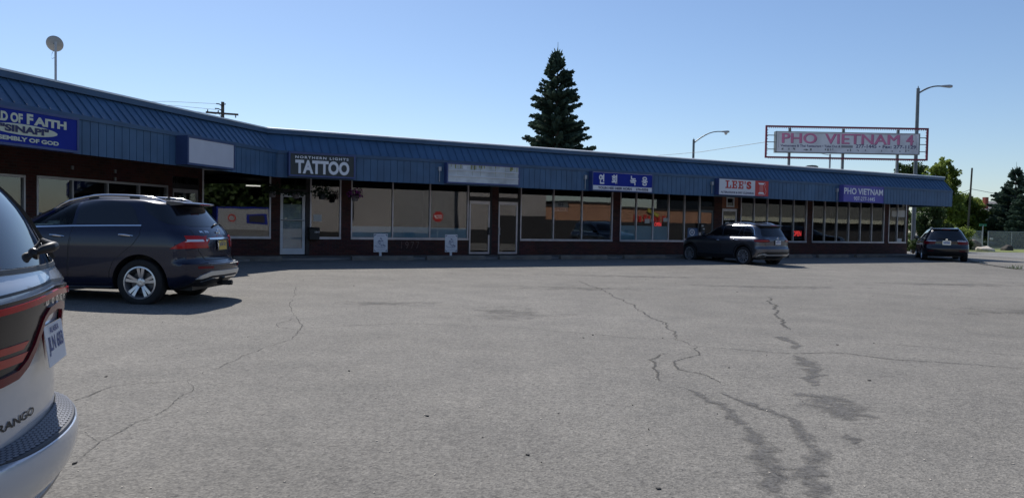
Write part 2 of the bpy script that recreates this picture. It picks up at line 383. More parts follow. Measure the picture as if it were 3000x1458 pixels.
# side street right of the building
seam = [(26.5, 52), (23.6, 41), (22.8, 38.6), (21.4, 35.5), (20.75, 32.7), (20.35, 30.9), (20.6, 27), (22, 20), (24, 10)]
rd = seam+[(70, 10), (70, 57.5), (38.8, 58.2), (33.9, 57.4), (31, 60), (28, 70)]
sheet('road', rd, .016, M['road'], 'sunlit side street right of the building', 'road')
def strip_pts(pts, w, jit=0.0, z=.02, seed=0, step=.10):
    """a ragged ribbon of width w following a surveyed line on the ground"""
    rnd = random.Random(seed); b = MB(); P = [Vector((p[0], p[1], 0)) for p in pts]; Q = []
    ph = [rnd.uniform(0, 6.28) for _ in range(8)]; dist = 0
    def wob(t, k): return math.sin(t*2.1+ph[k])*.5+math.sin(t*5.3+ph[k+1])*.3+math.sin(t*13.7+ph[k+2])*.2
    def spl(i, t):
        p0, p1, p2, p3 = P[max(i-1, 0)], P[i], P[i+1], P[min(i+2, len(P)-1)]
        return .5*((2*p1)+(p2-p0)*t+(2*p0-5*p1+4*p2-p3)*t*t+(3*p1-p0-3*p2+p3)*t**3)
    for i in range(len(P)-1):
        L_ = (P[i+1]-P[i]).length; n = max(2, int(L_/step)) if jit else 2
        for k in range(n):
            q = spl(i, k/n) if jit else P[i].lerp(P[i+1], k/n); d = (P[i+1]-P[i]).normalized(); t = dist+L_*k/n
            Q.append(q+Vector((-d.y, d.x, 0))*jit*(wob(t, 0)+rnd.uniform(-.35, .35)))
        dist += L_
    Q.append(P[-1]); vs = []; fs = []
    for i, q in enumerate(Q):
        d = (Q[min(i+1, len(Q)-1)]-Q[max(i-1, 0)]).normalized(); n = Vector((-d.y, d.x, 0)); u = i/(len(Q)-1); ww = w(u) if callable(w) else w
        if jit: ww *= min(1, u*8+.15, (1-u)*8+.15)
        t = i*step; a = ww*(.5+(.28*wob(t, 3)+rnd.uniform(-.16, .16) if jit else 0)); c = ww*(.5+(.28*wob(t, 5)+rnd.uniform(-.16, .16) if jit else 0))
        zz = z+ground_z(q.x, q.y)
        vs += [(q.x+n.x*a, q.y+n.y*a, zz), (q.x+n.x*(a-c)*.5, q.y+n.y*(a-c)*.5, zz), (q.x-n.x*c, q.y-n.y*c, zz)]
        if i: fs += [(3*i-3, 3*i-2, 3*i+1, 3*i), (3*i-2, 3*i-1, 3*i+2, 3*i+1)]
    b.add(vs, fs); b.edge = [0.0, 1.0, 0.0]*len(Q); return b
def soft(b, name, m):
    o = b.build(name, m); at_ = o.data.attributes.new('edge', 'FLOAT', 'POINT'); at_.data.foreach_set('value', b.edge); return o
u28 = Vector((math.sin(R(-28)), math.cos(R(-28)), 0))
for i, (c, w) in enumerate((((26.4, 44.7), .12), ((24.1, 40.9), .12))):
    a = Vector((*c, 0))-u28*9; e = Vector((*c, 0))+u28*14
    b = MB(); n = Vector((u28.y, -u28.x, 0))
    b.add([(p.x, p.y, .0205) for p in (a+n*w, a-n*w, e-n*w, e+n*w)], [(0,1,2,3)])
    label(b.build('lane_line', M['paint']), 'faded pale lane line on the side street, '+('far one' if i == 0 else 'near one'), 'road marking', kind='structure')
label(strip_pts([p for p in seam[1:6]], lambda t: .16+.2*(1-t), .05, .021, 3).build('dark_seam', M['crack']), 'dark broken seam between lot and side street', 'tar seam', kind='structure')  # dark ragged strip along the edge between lot and street
sheet('grass_verge', [(31, 60), (33.9, 57.6), (38.8, 58.4), (90, 57.6), (90, 140), (0, 140), (-10, 75), (24, 75)], .03, M['grass'], 'dry green grass verge beyond the side street', 'grass')
# cracks and patches in the lot, as they lie on the ground
CR = [
 ('crack', .013, .05, [(-5.111,18.869),(-4.524,16.124),(-3.899,13.645),(-3.416,11.885),(-2.869,10.528),(-2.671,9.420),(-2.712,8.742),(-2.785,8.001),(-2.764,7.419),(-2.834,7.019),(-2.844,6.709)]),
 ('crack', .016, .05, [(-3.139,11.063),(-3.239,10.661),(-3.164,10.310),(-2.797,10.020)]),
 ('crack', .012, .04, [(-2.844,6.709),(-3.157,6.580),(-3.354,6.450),(-3.369,6.061),(-3.381,5.848)]),
 ('crack', .008, .03, [(-2.844,6.709),(-2.642,6.375),(-2.635,6.059),(-2.544,5.619),(-2.561,5.389),(-2.581,4.839),(-2.526,4.465)]),
 ('crack', .009, .03, [(-2.581,4.839),(-2.780,5.001)]),
 ('crack', .014, .03, [(-2.759,10.125),(-2.307,10.427),(-1.568,10.783),(-0.937,10.722),(-0.075,10.623),(0.928,10.178),(1.549,9.791),(2.113,9.771)]),
 ('crack', .030, .03, [(2.204,9.227),(2.638,9.021),(3.242,8.797),(3.828,8.883),(4.226,8.559),(4.855,8.325),(5.462,8.065)]),
 ('crack', .016, .03, [(4.620,9.723),(5.304,9.394),(5.682,9.058),(6.058,8.955)]),
 ('crack', .030, .10, [(1.722,20.188),(2.095,16.086),(2.195,13.564),(2.251,11.638),(2.189,10.020),(2.212,9.176)]),
 ('crack', .024, .08, [(2.212,9.176),(2.144,8.565),(1.798,8.204),(1.711,7.799),(1.866,7.369),(1.924,6.977)]),
 ('crack', .030, .08, [(1.796,8.642),(1.594,8.288),(1.430,7.414),(1.422,7.040)]),
 ('crack', .05, .10, [(5.531,16.286),(4.791,13.998),(4.298,12.149),(3.911,10.904)]),
 ('crack', .008, .03, [(-2.400,22.571),(-0.575,21.990),(1.192,18.884),(1.570,17.443)]),
 ('patch', .10, .22, [(3.614,10.197),(3.532,9.596),(3.404,9.131)]),
 ('patch', .14, .22, [(3.238,8.680),(3.107,8.031),(2.976,7.557),(2.766,6.974)]),
 ('patch', .26, .25, [(2.512,6.668),(2.578,6.348),(2.596,6.054),(2.510,5.728)]),
 ('patch', .12, .2, [(2.355,5.340),(2.302,5.085)]),
 ('repair', .10, .06, [(1.572,6.800),(1.625,6.398),(1.717,6.011),(1.739,5.724),(1.696,5.297),(1.609,4.814),(1.517,4.351),(1.377,3.965)]),
 ('repair', .10, .06, [(1.826,6.612),(1.939,6.119),(2.108,5.680),(2.068,5.278),(2.012,4.875),(1.841,4.554),(1.710,4.245),(1.647,3.929)]),
]
for i, (k, w, j, pts) in enumerate(CR):
    if k == 'crack':
        label(soft(strip_pts(pts, w*1.35, j*.8, .005, i), 'pavement_crack', M['crack_soft']), 'thin dark jagged crack across the asphalt', 'crack', 'cracks in the parking lot', 'structure')
    elif k == 'patch':
        label(soft(strip_pts(pts, w*1.7, j*.3, .004, i, .12), 'crumbled_asphalt', M['tar_soft']), 'dark crumbled asphalt along a crack', 'worn asphalt', 'crumbled spots in the parking lot', 'structure')
    else:
        label(soft(strip_pts(pts, lambda t, w=w: w*(1.1+1.3*t), j*.6, .0045, i, .09), 'sealed_crack', M['tar_soft']), 'dark winding sealed repair strip in the asphalt', 'asphalt repair', 'sealed repair strips', 'structure')
def stain(pts, name, z, m):
    b = MB(); P = [Vector((*p, 0)) for p in pts]; c = sum(P, Vector())/len(P); rnd = random.Random(5); vs = []
    for i in range(len(P)):
        for k in range(6):
            q = P[i].lerp(P[(i+1) % len(P)], k/6); q = c+(q-c)*rnd.uniform(.82, 1.12); vs.append((q.x, q.y, z+ground_z(q.x, q.y)))
    n = len(vs); vs.append((c.x, c.y, z+ground_z(c.x, c.y))); b.add(vs, [(i, (i+1) % n, n) for i in range(n)]); b.edge = [0.0]*n+[1.0]
    return soft(b, name, M['stain_soft'])
label(stain([(-0.938,12.621),(-0.105,13.751),(0.599,13.027),(1.390,12.305),(0.737,11.503),(0.019,11.120),(-0.586,11.312)], 'oil_stain', .0035, None), 'dark weathered stain on the asphalt in mid lot', 'stain', kind='structure')
for (cx, cy, rx_, ry_) in ((1.6,17.5,2.2,.7),(6.5,19,3.0,.8),(-2.2,13.5,1.2,.5),(9.5,14,2.2,.9),(3.6,22.0,3.5,.6),(12,21,3,.8)):
    label(stain([(cx+rx_*math.cos(k*.785)*(1+.2*math.sin(k*2.3+cx)), cy+ry_*math.sin(k*.785)) for k in range(8)], 'faint_stain', .003, None), 'faint darker blotch in the worn asphalt', 'stain', 'faint stains in the parking lot', 'structure')
# loose grit and pebbles
b = MB(); rnd = random.Random(11)
for i in range(60):
    d = 3.8+rnd.random()**1.6*22; x = rnd.uniform(-.62, .68)*d; r = rnd.uniform(.003, .011)
    z = ground_z(x, d)
    if (Vector((x, d, 0))-P0).dot(nR) < 3: continue
    b.obox((x, d, z+r*.4), (rnd.random()+.2, rnd.random(), 0), (-rnd.random(), 1, 0), (0,0,1), r*rnd.uniform(.6,1.3), r, r*.5)
label(b.build('grit', M['crack']), 'small dark stones scattered over the asphalt', 'grit', kind='stuff')
b = MB()
for i in range(260):
    d = 3.8+rnd.random()**1.6*14; x = rnd.uniform(-.62, .68)*d; r = rnd.uniform(.003, .006)
    b.obox((x, d, ground_z(x, d)+r*.4), (rnd.random()+.2, rnd.random(), 0), (-rnd.random(), 1, 0), (0,0,1), r*rnd.uniform(.6,1.4), r, r*.5)
label(b.build('pale_chips', M['stone']), 'tiny pale stone chips set in the asphalt', 'stone chips', kind='stuff')

# ---------------------------------------------------------------- the strip mall building
bld = empty('strip_mall_building', WB, 0, 'long low brick strip mall with a blue metal canopy bending round the lot', 'building')
TB = Matrix.Translation(-WB)
LR_, LL_ = TB @ MR, TB @ ML_
ZB, ZS = .215, 3.14
S_END, L_END = 34.45, -17.0
def win_spec():
    # (wing, s0, s1, z0, z1, mullions)
    return [
     ('R', -2.56, -.32, .78, ZS, []),
     ('R', 1.04, 2.165, .78, ZS, []),
     ('R', 2.535, 7.28, .78, ZS, [4.14, 5.645]),
     ('R', 9.62, 14.23, .77, ZS, [11.21, 12.63]),
     ('R', 14.63, 19.22, .77, ZS, [15.52, 16.45, 17.354, 18.285]),
     ('R', 21.77, 26.35, .78, ZS, [22.66, 23.57, 24.487, 25.40]),
     ('R', 26.75, 32.40, .78, ZS, [27.68, 28.60, 29.532, 30.454, 31.38]),
     ('R', 32.77, 34.28, .78, ZS, [33.52]),
     ('L', -12.5, -6.80, .80, 2.44, [-9.6]),
     ('L', -6.47, -1.64, .80, 2.46, [-5.34, -4.11, -2.88]),
    ]
DOORS = [('R', .005, .875, 2.38, 'white'), ('R', 7.335, 8.25, 2.35, 'alu'), ('R', 8.63, 9.52, 2.35, 'alu'),
         ('R', 19.25, 20.06, 2.28, 'dark'), ('R', 20.62, 21.56, 2.38, 'alu'), ('L', -1.38, -.14, 2.39, 'alu')]
# brick walls, opening by opening
def wall_mesh(wing, a, b_, ops):
    m = MB(); T = .22; s = a
    for (s0, s1, z0, z1) in sorted(ops):
        if s0 > s+.001: m.box(s, s0, 0, T, ZB-.25, 3.4)
        if z0 > ZB+.02: m.box(s0, s1, 0, T, ZB-.25, z0)
        if z1 < 3.1: m.box(s0, s1, 0, T, z1, 3.4)
        s = s1
    if b_ > s+.001: m.box(s, b_, 0, T, ZB-.25, 3.4)
    return m
ws = win_spec()
opsR = [(w[1], w[2], w[3], w[4]) for w in ws if w[0] == 'R']+[(.003, 1.036, ZB, 3.14), (7.284, 8.33, ZB, 3.14), (8.60, 9.612, ZB, 3.14), (19.224, 20.10, ZB, 3.14), (20.58, 21.62, ZB, 3.14)]
opsL = [(w[1], w[2], w[3], w[4]) for w in ws if w[0] == 'L']+[(-1.42, -.10, ZB, 2.78)]
m = wall_mesh('R', -2.586, S_END, opsR); m.box(S_END-.22, S_END, .22, 14, ZB-.3, 4.3)
m.build('brick_wall', M['brick'], bld, matrix=LR_)
m = wall_mesh('L', L_END, -.001, opsL); m.box(L_END, L_END+.2, .22, 14, ZB-.3, 4.3)
m.build('brick_wall', M['brick'], bld, matrix=LL_)
# back wall and flat roof
RF = [LW(L_END, 2.2, 0), corner(1.6, 2.2), RW(S_END-.2, 1.6, 0), RW(S_END-.2, -14, 0), corner(-14, -14), LW(L_END, -14, 0)]
m = MB(); m.prism([((p-WB).x, (p-WB).y) for p in RF], 'z', 4.28, 4.34); m.build('flat_roof', M['roof'], bld)
bk = [RW(S_END, -14, 0)-WB, corner(-14, -14)-WB, LW(L_END, -14, 0)-WB]
m = MB()
for i in range(2):
    d = (bk[i+1]-bk[i]).normalized(); n = Vector((-d.y, d.x, 0))*.2
    m.prism([(bk[i].x, bk[i].y), (bk[i+1].x, bk[i+1].y), ((bk[i+1]+n).x, (bk[i+1]+n).y), ((bk[i]+n).x, (bk[i]+n).y)], 'z', -.05, 4.27)
m.build('rear_wall', M['greywall'], bld)
# soffit
SO = [LW(L_END, -.0, 0), LW(L_END, 3.12, 0), corner(2.52, 3.12), RW(S_END-.2, 2.52, 0), RW(S_END-.2, 0, 0), P0+tR*-2.586]
m = MB(); m.prism([((p-WB).x, (p-WB).y) for p in SO], 'z', 3.15, 3.20); m.build('soffit', M['soffit'], bld)
# canopy: profile swept along both wings with a mitre at the bend
def sweep(prof, wing, s_out):
    m = MB(); Lm = (MR if wing == 'R' else ML_).inverted(); vs = []
    for (o, z) in prof:
        c = corner(o, o+.6); c.z = z; e = RW(s_out, o, z) if wing == 'R' else LW(s_out, o+.6, z)
        vs += [Lm @ c, Lm @ e]
    n = len(prof)
    m.add(vs, [((2*i, 2*i+1, 2*i+3, 2*i+2) if wing == 'R' else (2*i, 2*i+2, 2*i+3, 2*i+1)) for i in range(n-1)])
    return m
SE = 34.30
def canopy(wing):
    out = SE if wing == 'R' else L_END; mtx = LR_ if wing == 'R' else LL_
    dO = 0 if wing == 'R' else .6
    fas = sweep([(2.56, 2.80), (2.585, 2.80), (2.585, 3.56)], wing, out)
    cR = (MR.inverted() @ corner(2.6, 3.2)).x; cL = (ML_.inverted() @ corner(2.6, 3.2)).x
    # vertical boards with open joints
    rnd = random.Random(4)
    a, b_ = (cR+.02, SE) if wing == 'R' else (L_END, cL-.02); s = a; k = 0
    while s < b_-.02:
        w = .235+rnd.uniform(-.006, .006); e = min(s+w-.016, b_); y = -(2.60+dO)-rnd.uniform(0, .004)
        fas.box(s, e, y, -(2.586+dO), 2.80, 3.555); s += w
    if wing == 'R': fas.prism([(-2.60, 2.80), (-2.60, 3.56), (-2.6, 3.66), (-2.05, 4.24), (-2.05, 4.28), (-.2, 4.28), (-.2, 2.9), (-.2, 2.80)], 'x', SE-.03, SE)
    fas.build('fascia', M['blue'], bld, matrix=mtx)
    band = sweep([(2.58, 3.556), (2.635, 3.556), (2.635, 3.655), (2.58, 3.66)], wing, out); band.build('fascia_trim', M['blue_trim'], bld, matrix=mtx)
    ro = sweep([(2.60, 3.657), (2.06, 4.24)], wing, out)
    # standing ribs, each running up the slope
    s = (cR+.3) if wing == 'R' else (cL-.3); stp = .285; ux = Vector((0, .54, .583)).normalized(); nn = Vector((0, -.583, .54)).normalized()
    while (s < SE-.05) if wing == 'R' else (s > L_END):
        top = Vector((s, -(2.06+dO), 4.24)); bot = Vector((s, -(2.60+dO), 3.657))
        ccT = (MR.inverted() @ corner(2.06, 2.66)).x if wing == 'R' else (ML_.inverted() @ corner(2.06, 2.66)).x
        if wing == 'R' and s < ccT: top = bot.lerp(top, max(.05, (s-cR)/(ccT-cR)))
        if wing == 'L' and s > ccT: top = bot.lerp(top, max(.05, (cL-s)/(cL-ccT)))
        c = (top+bot)/2+nn*.012; ro.obox(c, (1,0,0), ux, nn, .008, (top-bot).length/2, .013)
        s += stp*(1 if wing == 'R' else -1)
    ro.build('mansard_roof', M['blue_roof'], bld, matrix=mtx)
    sweep([(2.06, 4.222), (2.165, 4.222), (2.165, 4.36), (2.03, 4.365)], wing, out).build('roof_edge_band', M['blue_trim'], bld, matrix=mtx)  # overhang widened so the band shades the roof slope
    sweep([(2.18, 4.352), (2.18, 4.392), (1.98, 4.43), (1.5, 4.40), (1.5, 4.34)], wing, out+(.01 if wing == 'R' else 0)).build('roof_flashing', M['flash'], bld, matrix=mtx)
canopy('R'); canopy('L')
# windows
def window(wing, s0, s1, z0, z1, mull, film=None):
    mtx = LR_ if wing == 'R' else LL_; f = MB(); fw = .05
    f.box(s0, s0+fw, -.02, .10, z0+.085, z1); f.box(s1-fw, s1, -.02, .10, z0+.085, z1); f.box(s0, s1, -.045, .11, z0, z0+.085)
    f.box(s0+fw, s1-fw, -.015, .10, z1-.06, z1)
    for q in mull: f.box(q-.022, q+.022, -.025, .09, z0+.085, z1-.06)
    w = f.build('window', M['alu'], bld, matrix=mtx)
    ed = [s0+fw]+mull+[s1-fw]
    for i in range(len(ed)-1):
        a = ed[i]+(.022 if i else 0); c = ed[i+1]-(.022 if i < len(ed)-2 else 0)
        p = MB(); p.box(a, c, .030, .038, z0+.085, z1-.06)
        o = p.build('pane', M['glass'], w)
        if film and i in film:
            q = MB(); q.box(a+.004, c-.004, .046, .050, z0+.09, z0+.09+film[i]); q.build('window_film', M['film'], w)
    return w
WINS = []
for i, (wg, s0, s1, z0, z1, mu) in enumerate(ws):
    film = {2: {0: .40, 1: .40, 2: .38}, 4: {0: .62, 1: .62, 2: .62}}.get(i)
    WINS.append(window(wg, s0, s1, z0, z1, mu, film))
# shop interiors
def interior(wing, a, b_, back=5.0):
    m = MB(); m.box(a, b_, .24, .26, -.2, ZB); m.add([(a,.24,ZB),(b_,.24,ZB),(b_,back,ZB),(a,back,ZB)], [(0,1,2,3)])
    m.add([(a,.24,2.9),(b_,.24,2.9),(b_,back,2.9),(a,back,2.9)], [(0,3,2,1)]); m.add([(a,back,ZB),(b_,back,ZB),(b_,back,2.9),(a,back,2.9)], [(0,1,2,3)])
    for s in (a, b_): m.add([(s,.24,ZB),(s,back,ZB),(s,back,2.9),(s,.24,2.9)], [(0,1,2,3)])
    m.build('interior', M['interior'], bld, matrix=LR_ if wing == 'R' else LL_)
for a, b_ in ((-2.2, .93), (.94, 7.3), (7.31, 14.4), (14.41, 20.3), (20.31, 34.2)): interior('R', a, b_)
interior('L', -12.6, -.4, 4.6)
# doors
def door(wing, s0, s1, ztop, kind):
    mtx = LR_ if wing == 'R' else LL_
    fm = {'white': M['white'], 'alu': M['alu'], 'dark': M['dsteel']}[kind]; y0, y1 = .03, .075
    f = MB(); st = .10 if kind == 'white' else .065
    f.box(s0, s0+st, y0, y1, ZB+.02, ztop); f.box(s1-st, s1, y0, y1, ZB+.02, ztop); f.box(s0+st, s1-st, y0, y1, ztop-.12, ztop)
    kh = .24 if kind == 'white' else .10
    f.box(s0+st, s1-st, y0, y1, ZB+.02, ZB+kh)
    if kind == 'white': f.box(s0+st, s1-st, y0, y1, 1.42, 1.475)
    d = f.build('door', fm, bld, matrix=mtx)
    segs = [(ZB+kh, 1.42), (1.475, ztop-.12)] if kind == 'white' else [(ZB+kh, ztop-.12)]
    for (a, b_) in segs:
        p = MB(); p.box(s0+st, s1-st, .05, .056, a, b_); p.build('pane', M['glass'], d)
        if kind == 'white':
            p = MB(); p.box(s0+st+.01, s1-st-.01, .062, .066, a+.01, b_-.01 if b_ < 2 else b_-.25); p.build('paper', mat('pale_door_paper', (.62,.70,.74), .7, vary=.12, vscale=2), d)
    h = MB()
    if kind == 'white':
        h.box(s0+.02, s1-.02, -.012, .028, 1.432, 1.452); h.build('push_bar', M['dark'], d)
    else:
        hx = s1-.05 if s0 < 8 else s0+.05
        h.tube([(hx, .03, 1.02), (hx, -.03, 1.02), (hx, -.03, 1.28), (hx, .03, 1.28)], .014); h.box(hx-.03, hx+.03, .018, .029, 1.0, 1.3)
        h.build('handle', M['dark'] if s0 < 8 else M['alu'], d)
    return d
DO = {}
for dd in DOORS: DO[dd[1]] = door(*dd)
# transoms and dark jambs over the doors
def transom(wing, s0, s1, z0, z1, jl, jr):
    mtx = LR_ if wing == 'R' else LL_; m = MB()
    m.box(jl, s0, .012, .16, ZB, z1+.02) if s0-jl > .004 else None
    m.box(s1, jr, .012, .16, ZB, z1+.02) if jr-s1 > .004 else None
    m.box(s0, s1, .012, .16, z0, z0+.16); m.build('door_jamb', M['dark'], bld, matrix=mtx)
    t = MB(); t.box(s0, s1, .05, .056, z0+.16, z1+.02); t.build('transom', M['glass'], bld, matrix=mtx)
transom('R', .005, .90, 2.385, 3.12, .003, 1.036); transom('R', 7.335, 8.25, 2.36, 3.12, 7.284, 8.33); transom('R', 8.63, 9.53, 2.36, 3.12, 8.60, 9.612)
transom('R', 19.25, 20.06, 2.29, 3.12, 19.224, 20.10); transom('L', -1.38, -.14, 2.40, 2.76, -1.42, -.10)
# orange plywood over the alterations shop door with a small white framed window
m = MB(); m.box(20.58, 20.86, .02, .09, 2.40, 3.14); m.box(21.36, 21.62, .02, .09, 2.40, 3.14); m.box(20.86, 21.36, .02, .09, 2.40, 2.46); m.box(20.86, 21.36, .02, .09, 2.93, 3.14); m.build('plywood_panel', M['panelwood'], bld, matrix=LR_)
m = MB(); m.box(20.86, 20.92, .0, .08, 2.46, 2.93); m.box(21.30, 21.36, .0, .08, 2.46, 2.93); m.box(20.92, 21.30, .0, .08, 2.87, 2.93); m.box(20.92, 21.30, .0, .08, 2.46, 2.52)
w = m.build('transom_window', M['white'], bld, matrix=LR_); m = MB(); m.box(20.92, 21.30, .03, .036, 2.52, 2.87); m.build('pane', M['glass'], w)
m = MB(); m.box(20.58, 20.618, .012, .16, ZB, 2.398); m.box(21.562, 21.62, .012, .16, ZB, 2.398); m.build('door_jamb', M['dark'], bld, matrix=LR_)
m = MB(); rnd = random.Random(6)
for zz, hh, x0, x1 in ((1.84, .07, 20.79, 21.39), (1.66, .085, 20.87, 21.31)):
    k = x0
    while k < x1: w_ = rnd.uniform(.018, .05); m.box(k, k+w_, .0445, .048, zz, zz+hh*rnd.uniform(.7, 1)); k += w_+rnd.choice((.012, .012, .05))
m.build('door_lettering', M['letters'], DO[20.62])
# decals, papers and neon signs behind the glass
def inpane(name, m_, w, s0, s1, z0, z1, y=.024, lab=None):
    b = MB(); b.box(s0, s1, y, y+.003, z0, z1); return b.build(name, m_, w)
b = MB(); b.box(11.235, 11.95, .052, .056, 2.02, 2.42); o = b.build('address_sheet', M['paper'], WINS[3])
b = MB(); put_text(b, '648', (11.72, .0505, 2.25), (-1,0,0), (0,0,1), h=.13, w=.26, n=(0,-1,0), lift=0, bold=.04); put_text(b, 'E. LOOP RD', (11.93, .0505, 2.06), (-1,0,0), (0,0,1), h=.12, w=.66, n=(0,-1,0), lift=0, bold=.04); b.build('address_lettering', M['navy'], WINS[3])
inpane('paper', M['paper'], WINS[1], 1.17, 1.47, 1.42, 1.67)
inpane('paper', M['paper'], WINS[4], 16.02, 16.29, 1.60, 1.80); inpane('paper', M['paper'], WINS[4], 16.36, 16.45-.025, 1.66, 1.80); inpane('paper', M['paper'], WINS[4], 17.07, 17.33, 1.69, 1.86)
inpane('paper', M['paper'], WINS[7], 33.55, 33.98, .87, 1.05); inpane('paper', M['paper'], WINS[7], 33.55, 34.2, 2.25, 2.62); inpane('paper', M['paper'], WINS[7], 33.05, 33.49, 2.25, 2.58)
b = MB(); b.box(18.52, 19.15, .020, .023, .90, 1.42); o = b.build('decal', M['decal'], WINS[4])
b = MB(); c = (18.78, .017, 1.22); b.lathe([(.11, -.002), (.16, -.002), (.16, .002), (.11, .002)], 'y', 28, c, True); b.lathe([(0, -.002), (.045, -.002), (.045, .002), (0, .002)], 'y', 16, (c[0], c[1], c[2]-.01), False)
b.lathe([(0, -.002), (.03, -.002), (.03, .002), (0, .002)], 'y', 12, (c[0], c[1], c[2]+.055)); b.box(18.62, 18.95, .015, .019, .965, 1.0); b.build('decal_emblem', M['letters'], WINS[4])
b = MB(); b.lathe([(.0, .30), (.30, .30), (.30, .305), (0, .305)], 'y', 24, (25.9, .1, 1.86)); b.build('fan', M['dark'], WINS[5])
def neon(name, s, z, w, h, wing_m, lab, oval):
    e = empty(name, wing_m @ Vector((s, .17, z)), math.pi/2-AL, lab, 'neon sign')
    t = MB(); put_text(t, 'OPEN', (0, -.03, -h*.32), (1,0,0), (0,0,1), h=h*.64, w=w*.78, align='c', bold=.035); t.build('lettering', M['neon'], e)
    f = MB()
    if oval:
        f.tube([(w/2*math.cos(k*math.pi/12), 0, h/2*math.sin(k*math.pi/12)) for k in range(25)], .012, 6); f.build('neon_ring', M['clearlens'], e)
    else:
        f.box(-w/2, w/2, 0, .02, -h/2, h/2); f.build('backing', M['black'], e)
        t = MB(); t.tube([(-w/2, -.02, -h/2-.04), (w/2, -.02, -h/2-.04)], .010, 6); t.build('neon_tube', M['clearlens'], e)
    b = MB(); b.tube([(0, .03, h/2), (0, .03, 3.1-z)], .005, 5); b.build('chain', M['dark'], e)
neon('open_sign', 16.85, 1.555, .50, .30, MR, 'oval red neon OPEN sign in the deer horn shop window', True)
neon('open_sign', 25.83, 1.24, .78, .42, MR, 'rectangular red neon OPEN sign in the window right of the grey car', False)
for s, y, ln in ((-.9, 1.6, .5),): 
    b = MB(); b.box(s, s+ln, y, y+.08, 2.66, 2.70); b.build('ceiling_light', M['tube'], bld, matrix=LR_)
# chalk number, conduit stubs
b = MB(); put_text(b, '1977', (4.50, -.003, .455), (1,0,0), (0,0,1), h=.26, w=.72, bold=-.02, n=(0,-1,0), lift=.003, space=1.3); b.build('chalk_writing', mat('chalk', (.22,.15,.13), .9), bld, matrix=LR_)
for s, z in ((-5.35, 2.75), (-3.84, 2.76), (-3.84, 2.54)):
    b = MB(); b.box(s-.035, s+.035, -.03, 0, z-.06, z+.04); b.build('conduit_box', M['steel'], bld, matrix=LL_)
b = MB(); b.box(34.02, 34.32, -2.2, -2.0, 4.44, 4.56) if False else None
vx = MR @ Vector((27.3, .6, 0)); 
v = empty('roof_vent', (vx.x, vx.y, 4.34), math.pi/2-AL, 'small dark box vent on the roof below the restaurant board', 'vent')
b = MB(); b.box(-.11, .11, -.11, .11, 0, .30); b.build('shaft', M['dsteel'], v); b = MB(); b.box(-.22, .22, -.22, .22, .30, .44); b.box(-.17, .17, -.17, .17, .44, .47); b.build('hood', M['black'], v)
# ---------------------------------------------------------------- shop signs on the fascia
def sign_root(name, wing, s0, z0, lab, off=None):
    off = off if off is not None else (2.606 if wing == 'R' else 3.206)
    mm = MR if wing == 'R' else ML_
    return empty(name, mm @ Vector((s0, -off, z0)), (math.pi/2-AL) if wing == 'R' else (math.pi/2-BE), lab, 'sign')
X_, Z_ = (1,0,0), (0,0,1)
def cabinet(e, w, h, face, d=.24, fr=.05, frame=None, jb=True, fname='face_panel'):
    b = MB(); b.box(0, w, -d, 0, 0, h); t = .022
    b.box(0, w, -d-t, -d, 0, fr); b.box(0, w, -d-t, -d, h-fr, h); b.box(0, fr, -d-t, -d, fr, h-fr); b.box(w-fr, w, -d-t, -d, fr, h-fr)
    b.build('cabinet', frame or M['signframe'], e)
    p = MB(); p.box(fr, w-fr, -d-.008, -d-.001, fr, h-fr); p.build(fname, face, e)
    if jb:
        j = MB(); j.box(-.24, -.14, -.10, 0, h*.58, h*.78); j.tube([(-.19, -.05, h*.58), (-.19, -.05, .05)], .018, 6); j.build('junction_box', M['steel'], e)
    return -d-.010
def letters(e, rows, y, m, name='lettering'):
    for r in rows:
        b = MB(); put_text(b, r[0], (r[1], y, r[2]), X_, Z_, h=r[3], w=r[4], align=r[5] if len(r) > 5 else 'l', bold=r[6] if len(r) > 6 else .02, lift=.004, space=r[7] if len(r) > 7 else 1.0)
        b.build(name, m, e)
# church sign
e = sign_root('shop_sign', 'L', -11.35, 2.79, 'blue church sign with cream WORD OF FAITH letters, at the left edge')
y = cabinet(e, 2.70, .75, M['signblue'], jb=False)
letters(e, [('WORD OF', .30, .455, .19, 1.02, 'l', .05), ('F', 1.41, .455, .21, .15, 'l', .05), ('AITH', 1.575, .455, .17, .80, 'l', .05), ('ASSEMBLY OF GOD', .56, .10, .085, 1.62, 'l', .05)], y, M['cream'])
b = MB(); n = 40; b.add([(1.37+.78*math.cos(2*math.pi*k/n), y-.002, .335+.108*math.sin(2*math.pi*k/n)) for k in range(n)], [tuple(range(n))]); b.build('oval_panel', M['cream'], e)
b = MB(); put_text(b, '"SINAPI"', (1.37, y-.004, .268), X_, Z_, h=.14, w=1.12, align='c', bold=.05); 
b.build('lettering', M['navy'], e)
# blank sign
e = sign_root('shop_sign', 'L', -5.28, 2.82, 'blank pale sign in a blue cabinet, left of the tattoo sign'); y = cabinet(e, 2.02, .75, M['signblank'], d=.34, fr=.055, frame=mat('deep_blue_cabinet', (.035,.06,.15), .5), jb=False)
# tattoo sign
e = sign_root('shop_sign', 'R', -.31, 2.84, 'black sign reading NORTHERN LIGHTS TATTOO in white letters'); y = cabinet(e, 2.15, .77, M['signblack'], jb=False)
letters(e, [('NORTHERN LIGHTS', .20, .575, .082, 1.72, 'l', .03, 1.35), ('TATTOO', .20, .095, .44, 1.75, 'l', .045)], y, M['letters'])
